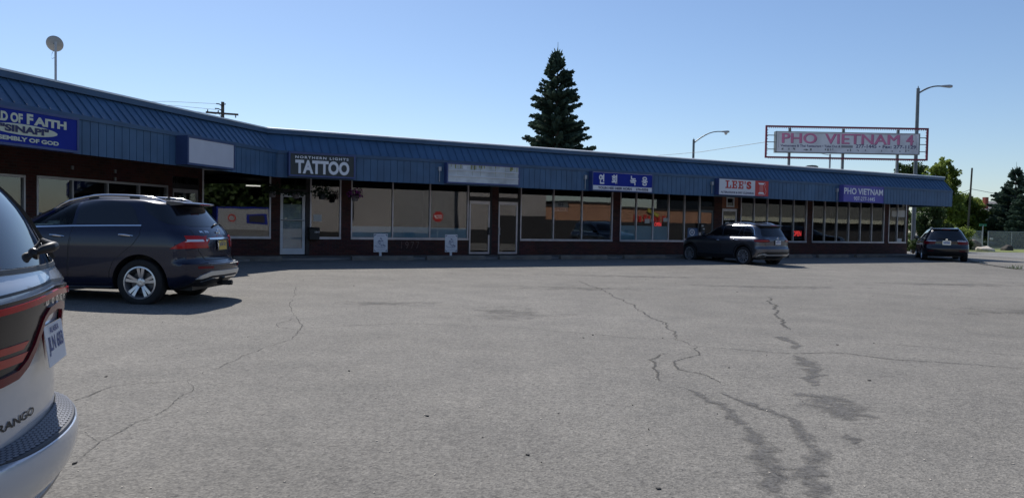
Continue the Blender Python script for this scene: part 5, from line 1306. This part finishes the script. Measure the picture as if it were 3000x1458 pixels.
# tail lamps wrap round the corner
def taillamp(sh, rt, side_poly, rear_poly, m, inner=None):
    for sg in (1, -1):
        a = patch(sh, side_poly, 'L' if sg > 0 else 'R', 'taillight', m, rt, off=.010, rim=.02, step=.04)
        b = patch(sh, [(sg*p[0], p[1]) for p in rear_poly], 'rear', 'lens', m, a, off=.010, rim=.02, step=.04)
        if inner:
            for (k, pl, mm) in inner:
                if k == 'side': patch(sh, pl, 'L' if sg > 0 else 'R', 'lamp_insert', mm, a, off=.014, rim=.004, step=.04)
                else: patch(sh, [(sg*p[0], p[1]) for p in pl], 'rear', 'lamp_insert', mm, a, off=.014, rim=.004, step=.04)
taillamp(sh, rt, [(.56,.935),(.30,1.10),(.22,1.145),(.165,1.15),(.165,.945)], [(.845,.945),(.845,1.15),(.62,1.15),(.50,1.13),(.44,.945)], M['redlens'],
   [('side', [(.36,1.045),(.29,1.085),(.17,1.088),(.17,1.052),(.31,1.05)], M['clearlens']), ('rear', [(.845,1.088),(.56,1.088),(.535,1.052),(.845,1.052)], M['clearlens'])])
plate(rt, sh, .985, M['plate_y'], [('JKM 437', -.03, .07, .26), ('ALASKA', .045, .02, .14)], off=.03)
patch(sh, [(.28,.885),(-.28,.885),(-.25,1.075),(.25,1.075)], 'rear', 'plate_recess', M['navypaint'], rt, off=.003, rim=.02)
patch(sh, ribbon([(.40,1.10),(-.40,1.10)], .028), 'rear', 'tailgate_strip', M['chrome'], rt, off=.022, rim=.03)
patch(sh, [q for i in range(3) for q in ribbon([[(.70,1.25),(.66,.90),(.52,.745)][i], [(.66,.90),(.52,.745),(-.52,.745)][i]], .014)]+ribbon([(-.52,.745),(-.66,.90)], .014)+ribbon([(-.66,.90),(-.70,1.25)], .014), 'rear', 'tailgate_seam', M['black'], rt, off=.002, rim=0)
def badge(sh, rt, text, y, z, h, w, m=None, align='c', off=.008, name='badge'):
    b = MB(); put_text(b, text, (0, y, z), (0,-1,0), (0,0,1), h=h, w=w, align=align, bold=.02, lift=0, mapf=lambda p: Vector((sh.X(p.y, p.z)-off, p.y, p.z))); return b.build(name, m or M['chrome'], rt)
badge(sh, rt, 'ML 350', .43, 1.195, .034, .23)
badge(sh, rt, '4MATIC', -.46, 1.195, .024, .18)
def star(sh, rt, z, r, y=0):
    b = MB(); x = sh.X(0, z)-.012; n = 24
    b.tube([(x-.002, r*math.cos(k*2*math.pi/n), z+r*math.sin(k*2*math.pi/n)) for k in range(n+1)], .007, 5)
    for k in range(3): a = math.pi/2+k*2*math.pi/3; b.tube([(x-.004, 0, z), (x-.002, r*math.cos(a), z+r*math.sin(a))], [.010, .003], 5)
    b.build('emblem', M['chrome'], rt)
star(sh, rt, 1.20, .055)
patch(sh, [(.55,.672),(-.55,.672),(-.55,.70),(.55,.70)], 'rear', 'loading_sill', M['skid'], rt, off=.012, rim=.05)
patch(sh, [(.80,.44),(.72,.44),(.52,.49),(-.52,.49),(-.72,.44),(-.80,.44),(-.74,.505),(-.56,.565),(.56,.565),(.74,.505)], 'rear', 'skid_trim', M['skid'], rt, off=.022, rim=.04)
patch(sh, ribbon([(.66,.395),(.50,.44),(-.50,.44),(-.66,.395)], .022), 'rear', 'skid_line', M['chrome'], rt, off=.02, rim=.03)
patch(sh, [(.78,.26),(-.78,.26),(-.78,.43),(-.52,.475),(.52,.475),(.78,.43)], 'rear', 'lower_bumper', M['black'], rt, off=.008, rim=.02)
for sg in (1, -1): patch(sh, [(sg*.80,.615),(sg*.50,.61),(sg*.50,.65),(sg*.80,.655)], 'rear', 'reflector', M['dredlens'], rt, off=.012, rim=.02)
b = MB(); b.box(-.03, .10, -.06, .06, .30, .38); b.tube([(-.05, 0, .34), (.2, 0, .34)], .04, 8); h = b.build('tow_hitch', M['black'], rt); h.location = (-.02, 0, 0)
# rear spoiler
def spoiler(sh, rt, paint, z0, z1, yw, x_tip, x_in, brake=True):
    b = MB(); n = 10; vs = []
    for k in range(n+1):
        y = -yw+2*yw*k/n; c = 1-(abs(y)/yw)**3; xt = x_tip+.10*(1-c)
        vs += [(x_in, y, z1+.012*c), (xt+.03, y, z1-.018), (xt, y, z1-.035), (xt+.02, y, z1-.055), (x_in, y, z0)]
    fs = [(k*5+i, k*5+(i+1) % 5, (k+1)*5+(i+1) % 5, (k+1)*5+i) for k in range(n) for i in range(5)]+[tuple(range(4,-1,-1)), tuple(n*5+i for i in range(5))]
    b.add(vs, fs); s = b.build('spoiler', paint, rt, smooth=True)
    if brake: b = MB(); b.box(x_tip+.0, x_tip+.03, -.17, .17, z1-.052, z1-.036); b.build('brake_light', M['redlens'], s)
spoiler(sh, rt, M['navypaint'], 1.63, 1.712, .60, .40, .80)
b = MB(); b.tube([(sh.X(0,1.30)-.02,0,1.31),(sh.X(0,1.34)-.04,-.1,1.335),(sh.X(.3,1.36)-.02,-.40,1.345)], [.022,.014,.008], 6); b.build('rear_wiper', M['black'], rt)
roof_rail(sh, .80, 2.72, .56, .055, rt, M['chrome'])
b = MB(); b.prism([(1.02,1.70),(1.16,1.70),(1.13,1.735),(1.045,1.80),(1.03,1.80)], 'y', -.012, .012); b.build('antenna_fin', M['black'], rt)
mirrors(sh, 3.02, 1.24, rt, M['navypaint'])
for (x, sg) in ((1.06,1),(1.06,-1),(3.97,1),(3.97,-1)): wheel(rt, x, sg*.835, .38, .25, 'split', .255, sg, .35)
for sg in (1,-1): patch(sh, [(sg*.55,.80),(sg*.85,.84),(sg*.86,1.0),(sg*.70,.98)], 'front', 'headlight', M['clearlens'], rt, off=.008)
patch(sh, [(-.42,.55),(.42,.55),(.45,.92),(-.45,.92)], 'front', 'grille', M['black'], rt, off=.01)
patch(sh, [(-.66,1.27),(.66,1.27),(.60,1.62),(-.60,1.62)], 'front', 'windshield', M['carglass'], rt, off=.004)
# cabin seen through the front windows
b = MB(); b.box(2.62, 3.0, -.74, .74, 1.22, 1.305); b.lathe([(0,0),(.16,.0),(.13,.05),(0,.07)], 'z', 16, (2.80,.36,1.30)); o_ = b.build('dashboard', M['dash'], rt)
b = MB(); b.tube([(2.60+.05*math.sin(k*math.pi/10), .37+.17*math.cos(k*math.pi/10), 1.30+.16*math.sin(k*math.pi/10)) for k in range(-1, 12)], .016, 6); b.box(2.60,2.66,.33,.41,1.30,1.40); b.build('steering_wheel', M['leather'], rt)
b = MB(); b.box(2.52, 2.56, -.16, .06, 1.56, 1.625); b.tube([(2.56,-.05,1.62),(2.58,-.05,1.69)], .01, 5); b.build('inside_mirror', M['leather'], rt)
for y in (.38, -.38): b = MB(); b.prism([(2.16,1.29),(2.32,1.29),(2.24,1.52),(2.14,1.52)], 'y', y-.22, y+.22); b.prism([(2.13,1.53),(2.21,1.53),(2.19,1.66),(2.12,1.66)], 'y', y-.12, y+.12); b.build('seat', M['leather'], rt)

# ---- grey SUV at the wheel stops
rt = base_car('grey_suv', 'metallic grey SUV with glinting roof rails parked nose in to the shops', 'car', (10.144-.026, 29.118-.04), -32, .02)
sh = Shell(
 xr=[(.25,.42),(.34,.16),(.42,.05),(.55,.0),(.66,.0),(.70,.05),(.78,.08),(.95,.075),(1.02,.085),(1.10,.12),(1.2,.18),(1.35,.275),(1.47,.35),(1.53,.40),(1.57,.52),(1.605,.80),(1.63,1.2),(1.645,1.65)],
 xf=[(.25,4.15),(.35,4.5),(.6,4.63),(.85,4.60),(.98,4.48),(1.05,4.25),(1.10,3.9),(1.13,3.6),(1.17,3.36),(1.3,3.12),(1.45,2.80),(1.54,2.55),(1.60,2.28),(1.63,2.0),(1.645,1.75)],
 w=[(.25,.82),(.35,.885),(.6,.915),(.85,.922),(.91,.919),(.955,.911),(1.0,.895),(1.04,.872),(1.075,.843),(1.105,.812),(1.13,.803),(1.17,.799),(1.3,.778),(1.5,.718),(1.56,.67),(1.60,.58),(1.63,.41),(1.645,.12)],
 Rr=.44, pr=2.6, Rf=.9, pf=2.2, ax=(.95, 3.78), tyre=.365)
make_body(sh, M['greypaint'], rt, .43)
underbody(sh, rt)
for sd in 'LR':
    patch(sh, [(2.92,1.165),(2.10,1.160),(2.10,1.51),(2.30,1.475),(2.56,1.365)], sd, 'window', M['carglass'], rt, off=.005)
    patch(sh, [(2.06,1.16),(1.30,1.175),(1.17,1.515),(1.7,1.53),(2.06,1.512)], sd, 'window', M['carglass'], rt, off=.005)
    patch(sh, [(1.265,1.178),(1.06,1.19),(1.01,1.515),(1.14,1.515)], sd, 'window', M['carglass'], rt, off=.005)
    patch(sh, [(1.03,1.192),(.52,1.192),(.60,1.38),(.68,1.46),(.80,1.50),(.98,1.515)], sd, 'window', M['carglass'], rt, off=.005)
side_trim(sh, [(2.98,1.13),(2.1,1.135),(1.35,1.145),(1.18,1.170),(.49,1.172)], .03, 'belt_trim', M['chrome'], rt)
side_trim(sh, [(.49,1.172),(.58,1.39),(.66,1.475),(.78,1.52),(1.0,1.54),(1.7,1.552),(2.2,1.52),(2.58,1.385)], .018, 'window_trim', M['chrome'], rt)
door_part(sh, [(2.08,1.12),(2.10,.7),(2.10,.36),(3.22,.36),(3.26,.8),(3.2,1.02),(3.0,1.11)], rt, (2.30,.965), M['greypaint'])
door_part(sh, [(1.08,1.14),(1.10,1.0),(1.22,.84),(1.40,.66),(1.44,.36),(2.06,.36),(2.06,.7),(2.04,1.12),(1.35,1.13)], rt, (1.34,.985), M['greypaint'])
patch(sh, [(.58,.98),(.78,.98),(.78,1.03),(.58,1.03)], 'L', 'fuel_flap', M['greypaint'], rt, off=.006)
taillamp(sh, rt, [(.46,1.0),(.40,.925),(.17,.90),(.17,1.02)], [(.815,.90),(.815,1.02),(.50,1.02),(.42,.99),(.44,.925)], M['dredlens'], [('rear', [(.80,.955),(.80,.985),(.50,.985),(.50,.955)], M['led']), ('side', [(.40,.985),(.38,.955),(.18,.95),(.18,.985)], M['led'])])
plate(rt, sh, .905, M['plate_w'], [('HZB 214', -.03, .07, .25), ('ALASKA', .045, .02, .14)], off=.02, frame=False)
patch(sh, [(.64,1.13),(-.64,1.13),(-.66,1.2),(-.575,1.47),(.575,1.47),(.66,1.2)], 'rear', 'rear_window', M['carglass'], rt, off=.006)
patch(sh, ribbon([(.66,1.10),(.62,.85),(.60,.73),(-.60,.73),(-.62,.85),(-.66,1.10)], .014), 'rear', 'tailgate_seam', M['black'], rt, off=.002, rim=0)
patch(sh, [(.84,.25),(-.84,.25),(-.86,.50),(-.62,.56),(.62,.56),(.86,.50)], 'rear', 'lower_bumper', M['black'], rt, off=.006, rim=.02)
patch(sh, [(.86,.36),(.74,.44),(.60,.40),(-.60,.40),(-.74,.44),(-.86,.36),(-.84,.46),(-.70,.50),(-.56,.455),(.56,.455),(.70,.50),(.84,.46)], 'rear', 'skid_trim', M['skid'], rt, off=.020, rim=.04)
for sg in (1,-1): patch(sh, ribbon([(sg*.80,.335),(sg*.72,.385),(sg*.56,.375),(sg*.54,.33),(sg*.78,.31)], .016), 'rear', 'exhaust_trim', M['skid'], rt, off=.016, rim=.02)
side_trim(sh, [(1.42,.48),(1.36,.66),(1.22,.78),(1.05,.835),(.86,.835),(.70,.78),(.56,.66),(.50,.50)], .05, 'wheel_arch_trim', M['black'], rt)
side_trim(sh, [(4.25,.48),(4.19,.66),(4.05,.78),(3.88,.835),(3.69,.835),(3.53,.78),(3.39,.66),(3.33,.50)], .05, 'wheel_arch_trim', M['black'], rt)
side_trim(sh, [(1.45,.36),(2.4,.35),(3.3,.36)], .12, 'sill_cladding', M['black'], rt)
spoiler(sh, rt, M['greypaint'], 1.475, 1.585, .63, .27, .74)
star(sh, rt, 1.055, .05); badge(sh, rt, 'GLB 250', .50, 1.045, .028, .22)
roof_rail(sh, .62, 2.55, .56, .05, rt, M['chrome'])
b = MB()
for k in range(7): b.box(.95+k*.10, .985+k*.10, -.40, .40, 1.628, 1.652)
b.build('roof_panel_slats', M['greypaint'], rt)
mirrors(sh, 2.98, 1.12, rt, M['blackpaint'])
for (x, sg) in ((.95,1),(.95,-1),(3.78,1),(3.78,-1)): wheel(rt, x, sg*.80, .365, .24, 'ten', .245, sg, .2)
for sg in (1,-1): patch(sh, [(sg*.50,.78),(sg*.82,.80),(sg*.82,.95),(sg*.60,.94)], 'front', 'headlight', M['clearlens'], rt, off=.008)
patch(sh, [(-.40,.50),(.40,.50),(.42,.88),(-.42,.88)], 'front', 'grille', M['black'], rt, off=.01)
patch(sh, [(-.64,1.20),(.64,1.20),(.56,1.50),(-.56,1.50)], 'front', 'windshield', M['carglass'], rt, off=.004)

# ---- black SUV by the end wall
rt = base_car('black_suv', 'black SUV seen squarely from behind at the right end of the shops', 'car', (20.208+.04, 35.774), 23, .05)
sh = Shell(
 xr=[(.25,.40),(.36,.12),(.5,.02),(.62,0),(.70,.03),(.85,.07),(.98,.07),(1.03,.10),(1.12,.17),(1.3,.30),(1.48,.44),(1.54,.52),(1.575,.70),(1.60,1.1),(1.615,1.6)],
 xf=[(.25,4.15),(.35,4.5),(.6,4.63),(.85,4.58),(.98,4.4),(1.05,4.0),(1.10,3.6),(1.2,3.32),(1.4,2.90),(1.52,2.55),(1.57,2.25),(1.60,1.95),(1.615,1.7)],
 w=[(.25,.86),(.36,.92),(.6,.955),(.8,.95),(.98,.91),(1.08,.865),(1.2,.80),(1.4,.70),(1.5,.63),(1.55,.57),(1.58,.48),(1.60,.34),(1.615,.1)],
 Rr=.42, pr=2.5, Rf=.9, pf=2.2, ax=(.95, 3.8), tyre=.365)
make_body(sh, M['blackpaint'], rt, .43); underbody(sh, rt)
for sd in 'LR':
    patch(sh, [(2.95,1.10),(2.05,1.10),(2.05,1.47),(2.3,1.43),(2.6,1.32)], sd, 'window', M['carglass'], rt, off=.005)
    patch(sh, [(2.0,1.10),(1.1,1.11),(1.0,1.46),(1.6,1.49),(2.0,1.475)], sd, 'window', M['carglass'], rt, off=.005)
    patch(sh, [(1.05,1.11),(.60,1.14),(.72,1.40),(.95,1.455)], sd, 'window', M['carglass'], rt, off=.005)
side_trim(sh, [(.6,1.09),(1.5,1.075),(2.95,1.07)], .022, 'belt_trim', M['chrome'], rt)
door_part(sh, [(2.06,1.05),(2.08,.7),(2.08,.36),(3.22,.36),(3.26,.8),(3.1,1.04)], rt, (2.30,.96), M['blackpaint'])
door_part(sh, [(1.08,1.06),(1.22,.84),(1.40,.66),(1.44,.36),(2.04,.36),(2.04,.7),(2.02,1.05)], rt, (1.34,.97), M['blackpaint'])
patch(sh, [(.66,1.05),(-.66,1.05),(-.70,1.1),(-.53,1.47),(.53,1.47),(.70,1.1)], 'rear', 'rear_window', M['carglass'], rt, off=.006)
taillamp(sh, rt, [(.40,.98),(.36,.84),(.17,.81),(.17,.99)], [(.83,.81),(.83,.99),(.44,.985),(.47,.83)], M['dredlens'], [('rear', [(.82,.955),(.82,.995),(.44,.995),(.44,.965)], M['clearlens'])])
plate(rt, sh, .895, M['plate_w'], [('KDF 862', -.03, .07, .25), ('ALASKA', .045, .02, .14)], off=.02)
star(sh, rt, 1.05, .04) if False else None
b = MB(); b.lathe([(0,-.006),(.05,-.006),(.05,.004),(0,.004)], 'x', 20, (sh.X(0,1.04)-.01, 0, 1.04)); b.build('emblem', M['chrome'], rt)
badge(sh, rt, 'xDrive', -.56, 1.015, .03, .22)
patch(sh, ribbon([(.66,1.04),(.62,.80),(.58,.69),(-.58,.69),(-.62,.80),(-.66,1.04)], .014), 'rear', 'tailgate_seam', M['smoke'], rt, off=.002, rim=0)
patch(sh, [(.80,.26),(-.80,.26),(-.82,.46),(-.5,.50),(.5,.50),(.82,.46)], 'rear', 'lower_bumper', M['black'], rt, off=.006, rim=.02)
for sg in (1,-1): patch(sh, [(sg*.78,.50),(sg*.52,.505),(sg*.52,.53),(sg*.78,.53)], 'rear', 'reflector', M['dredlens'], rt, off=.012, rim=.02)
spoiler(sh, rt, M['blackpaint'], 1.48, 1.57, .55, .40, .80)
b = MB(); b.tube([(sh.X(0,1.07)-.02,0,1.08),(sh.X(0,1.1)-.04,.1,1.10),(sh.X(.3,1.12)-.02,.38,1.11)], [.02,.012,.008], 6); b.build('rear_wiper', M['black'], rt)
roof_rail(sh, .62, 2.45, .52, .045, rt, M['chrome'])
b = MB(); b.prism([(.98,1.58),(1.13,1.58),(1.10,1.61),(1.0,1.665)], 'y', -.012, .012); b.build('antenna_fin', M['black'], rt)
mirrors(sh, 2.98, 1.05, rt, M['blackpaint'])
for (x, sg) in ((.95,1),(.95,-1),(3.8,1),(3.8,-1)): wheel(rt, x, sg*.83, .365, .25, 'seven', .245, sg, .2)
for sg in (1,-1): patch(sh, [(sg*.50,.78),(sg*.82,.80),(sg*.82,.93),(sg*.60,.92)], 'front', 'headlight', M['clearlens'], rt, off=.008)
patch(sh, [(-.66,1.15),(.66,1.15),(.54,1.47),(-.54,1.47)], 'front', 'windshield', M['carglass'], rt, off=.004)

# ---- white SUV close on the left
rt = base_car('white_suv', 'white SUV close at the left edge, only its rear corner in the picture', 'car', (-1.735, 3.095), -110)
sh = Shell(
 xr=[(.25,.50),(.30,.22),(.36,.10),(.42,.13),(.5,.12),(.55,.12),(.575,.12),(.588,.13),(.602,.138),(.64,.138),(.75,.138),(.86,.127),(.94,.120),(1.015,.112),(1.035,.107),(1.06,.102),(1.09,.097),(1.13,.097),(1.16,.105),(1.20,.13),(1.235,.145),(1.30,.178),(1.42,.24),(1.55,.345),(1.64,.46),(1.69,.60),(1.73,1.0),(1.76,1.6),(1.775,2.1)],
 xf=[(.25,4.7),(.36,5.0),(.6,5.1),(.85,5.06),(1.0,4.92),(1.08,4.65),(1.13,4.2),(1.18,3.8),(1.3,3.5),(1.5,3.1),(1.64,2.8),(1.71,2.55),(1.75,2.35),(1.775,2.2)],
 w=[(.25,.84),(.36,.92),(.55,.955),(.8,.962),(1.0,.955),(1.12,.935),(1.2,.905),(1.3,.86),(1.5,.78),(1.62,.71),(1.69,.62),(1.73,.5),(1.76,.3),(1.775,.1)],
 Rr=.58, pr=2.3, Rf=.95, pf=2.2, ax=(1.05, 4.09), tyre=.385)
make_body(sh, M['whitepaint'], rt, .46); underbody(sh, rt)
for sd in 'LR':
    patch(sh, [(3.2,1.21),(2.3,1.21),(2.3,1.63),(2.6,1.58),(2.9,1.43)], sd, 'window', M['carglass'], rt, off=.005)
    patch(sh, [(2.25,1.21),(1.3,1.22),(1.2,1.60),(1.8,1.64),(2.25,1.635)], sd, 'window', M['carglass'], rt, off=.005)
    patch(sh, [(1.2,1.22),(.75,1.25),(.86,1.50),(1.1,1.60)], sd, 'window', M['carglass'], rt, off=.005)
door_part(sh, [(2.28,1.17),(2.30,.7),(2.30,.36),(3.5,.36),(3.54,.8),(3.3,1.15)], rt, (2.5,1.05), M['whitepaint'])
door_part(sh, [(1.26,1.18),(1.36,.9),(1.52,.68),(1.56,.36),(2.26,.36),(2.26,.7),(2.24,1.17)], rt, (1.5,1.06), M['whitepaint'])
patch(sh, [(.46,1.235),(.25,1.232),(0,1.231),(-.25,1.232),(-.42,1.235),(-.40,1.35),(-.34,1.60),(.40,1.60),(.46,1.35)], 'rear', 'rear_window', mat('tinted_rear_glass', (.012,.014,.018), .04, vary=0, spec=1.0), rt, off=.004, step=.05)
patch(sh, ribbon([(.70,1.226),(.4,1.222),(0,1.220),(-.4,1.222),(-.70,1.226)], .016), 'rear', 'window_seal', M['black'], rt, off=.005, rim=.01, step=.05)
for sg in (1, -1): patch(sh, [(sg*.43,1.236),(sg*.66,1.24),(sg*.54,1.62),(sg*.36,1.60),(sg*.41,1.36)], 'rear', 'pillar_trim', mat('dark_bronze_trim', (.10,.085,.07), .35, .3, vary=.1), rt, off=.022, rim=.03, step=.05)
# full width lamp: smoked lens, red outline, led bars
lens = [(.87,.832),(.46,.838),(.36,.845),(.29,.875),(.225,.925),(.175,.985),(.155,1.03),(.12,1.052),(-.12,1.052),(-.155,1.03),(-.175,.985),(-.225,.925),(-.29,.875),(-.36,.845),(-.46,.838),(-.87,.832),(-.86,1.105),(-.5,1.122),(0,1.146),(.5,1.122),(.86,1.105)]
tl_ = patch(sh, lens, 'rear', 'taillight', M['smoke'], rt, off=.008, rim=.02, step=.045)
patch(sh, ribbon([(.84,1.082),(.5,1.096),(.3,1.106),(0,1.122),(-.3,1.106),(-.5,1.096),(-.84,1.082)], .022), 'rear', 'red_light_band', M['redlens'], tl_, off=.016, rim=.012, step=.045)
patch(sh, ribbon([(.86,.842),(.46,.850),(.36,.858),(.29,.887),(.228,.935),(.182,.99),(.163,1.03),(.12,1.056),(0,1.068),(-.12,1.056),(-.163,1.03),(-.182,.99),(-.228,.935),(-.29,.887),(-.36,.858),(-.46,.850),(-.86,.842)], .032), 'rear', 'red_light_band', M['dredlens'], tl_, off=.018, rim=.014, step=.03)
for (z0, z1) in ((.895,.925),(.94,.965)):
    for sg in (1, -1): patch(sh, [(sg*.84,z0),(sg*.33,z0+.004),(sg*.285,z1+.004),(sg*.84,z1)], 'rear', 'led_bar', M['led'], tl_, off=.012, rim=.006, step=.045)
for sg in (1, -1): patch(sh, [(sg*.86,1.065),(sg*.50,1.065),(sg*.50,1.105),(sg*.86,1.105)], 'rear', 'lamp_insert', M['clearlens'], tl_, off=.011, rim=.005, step=.045) if False else None
patch(sh, ribbon([(.84,1.128),(.4,1.150),(0,1.166),(-.4,1.15),(-.84,1.128)], .010), 'rear', 'tailgate_seam', M['black'], rt, off=.002, rim=0, step=.045)
patch(sh, ribbon([(.70,.915),(.62,.80),(.60,.655)], .012)+ribbon([(-.70,.915),(-.62,.80),(-.60,.655)], .012), 'rear', 'tailgate_side_seam', M['black'], rt, off=.002, rim=0)
b = MB()
for i, ch in enumerate('DODGE'): put_text(b, ch, (0, .17-.075*i, 1.082), (0,-1,0), (0,0,1), h=.026, w=.032, align='l', bold=.03, lift=0, mapf=lambda p: Vector((sh.X(p.y, p.z)-.012, p.y, p.z)))
b.build('badge', M['chrome'], rt)
badge(sh, rt, 'DURANGO', .58, .668, .030, .44, M['black'], 'l', .0025)
badge(sh, rt, 'RT', .52, .622, .028, .08, M['black'], 'l', .0025)
plate(rt, sh, .918, M['plate_w'], [('JLN 603', -.04, .075, .26), ('ALASKA', .045, .025, .16)], off=.006, thin=True, lean=.035)
# wiper: pivot block on the glass and a thick hinged arm
b = MB(); x = sh.X(0, 1.285); b.lathe([(0,.01),(.022,.01),(.026,-.01),(.02,-.024),(0,-.028)], 'x', 14, (x, .03, 1.272)); o_ = b.build('rear_wiper', M['smoke'], rt, smooth=True)
b = MB(); b.tube([(x-.02, .03, 1.280), (x-.04, .02, 1.290), (x-.062, .0, 1.298), (x-.068, -.03, 1.302), (x-.04, -.12, 1.31), (sh.X(-.34,1.32)-.012, -.34, 1.32)], [.012,.017,.020,.018,.009,.006], 10); b.build('wiper_arm', M['black'], o_, smooth=True)
# bumper: a curved bar swept round the tail, with the step pad on top
def XB(y): return .030+.34*y*y+1.3*max(0, abs(y)-.6)**2
b = MB(); vs = []; n = 44
for k in range(n+1):
    y = .93-1.86*k/n; x = XB(y)
    vs += [(.30, y, .598), (min(x+.17, .30), y, .598), (x+.030, y, .582), (x+.008, y, .572), (x, y, .548), (x+.004, y, .49), (x+.02, y, .43), (x+.055, y, .385), (x+.10, y, .34), (.30, y, .30)]
b.add(vs, [(k*10+i, k*10+i+1, (k+1)*10+i+1, (k+1)*10+i) for k in range(n) for i in range(9)]+[tuple(range(9,-1,-1)), tuple(n*10+i for i in range(10))]); b.build('bumper', M['whitepaint'], rt, smooth=True)
# step pad with hexagon tread
def pad_pt(y, u, z): 
    xi = sh.X(y, .62)-.002; xo = XB(y)+.014; return (xi+(xo-xi)*u, y, z-.026-.030*u)
b = MB(); vs = []; n = 40; ys = [.58-1.16*k/n for k in range(n+1)]
for y in ys:
    f = max(.05, 1-(abs(y)/.60)**8)
    vs += [pad_pt(y, .0, .626), pad_pt(y, .0, .640), pad_pt(y, .05+.9*f, .640), pad_pt(y, .07+.93*f, .634), pad_pt(y, .07+.93*f, .620)]
fs = [(k*5+i, k*5+i+1, (k+1)*5+i+1, (k+1)*5+i) for k in range(n) for i in range(4)]+[(0,1,2,3,4), tuple(n*5+i for i in range(4,-1,-1))]
b.add(vs, fs); pd = b.build('step_pad', mat('dark_step_pad', (.03,.035,.05), .55), rt)
b = MB(); cw = .036; row = 0; k = 0
y = -.54
while y < .54:
    for r_ in range(6):
        uy = y+(cw/2 if r_ % 2 else 0); uu = .12+.135*r_; pts = []
        for q in range(6):
            a = math.pi/3*q+math.pi/6; pts.append(pad_pt(uy+.0175*math.sin(a), uu+.075*math.cos(a), .6435))
        b.add(pts, [tuple(range(6))])
    y += cw
b.build('hexagon_tread', mat('tread_hexagons', (.13,.14,.17), .5, vary=.1), pd)
patch(sh, [(.80,.30),(-.80,.30),(-.82,.42),(.82,.42)], 'rear', 'lower_bumper', M['greypaint'], rt, off=.006, rim=.02)
spoiler(sh, rt, M['whitepaint'], 1.60, 1.72, .60, .36, .86)
mirrors(sh, 3.3, 1.2, rt, M['whitepaint'])
for (x, sg) in ((1.05,1),(1.05,-1),(4.09,1),(4.09,-1)): wheel(rt, x, sg*.83, .385, .26, 'seven', .26, sg, .2)
for sg in (1,-1): patch(sh, [(sg*.50,.82),(sg*.85,.84),(sg*.85,.96),(sg*.60,.95)], 'front', 'headlight', M['clearlens'], rt, off=.008)
patch(sh, [(-.40,.6),(.40,.6),(.42,.92),(-.42,.92)], 'front', 'grille', M['black'], rt, off=.01)
patch(sh, [(-.66,1.25),(.66,1.25),(.56,1.62),(-.56,1.62)], 'front', 'windshield', M['carglass'], rt, off=.004)
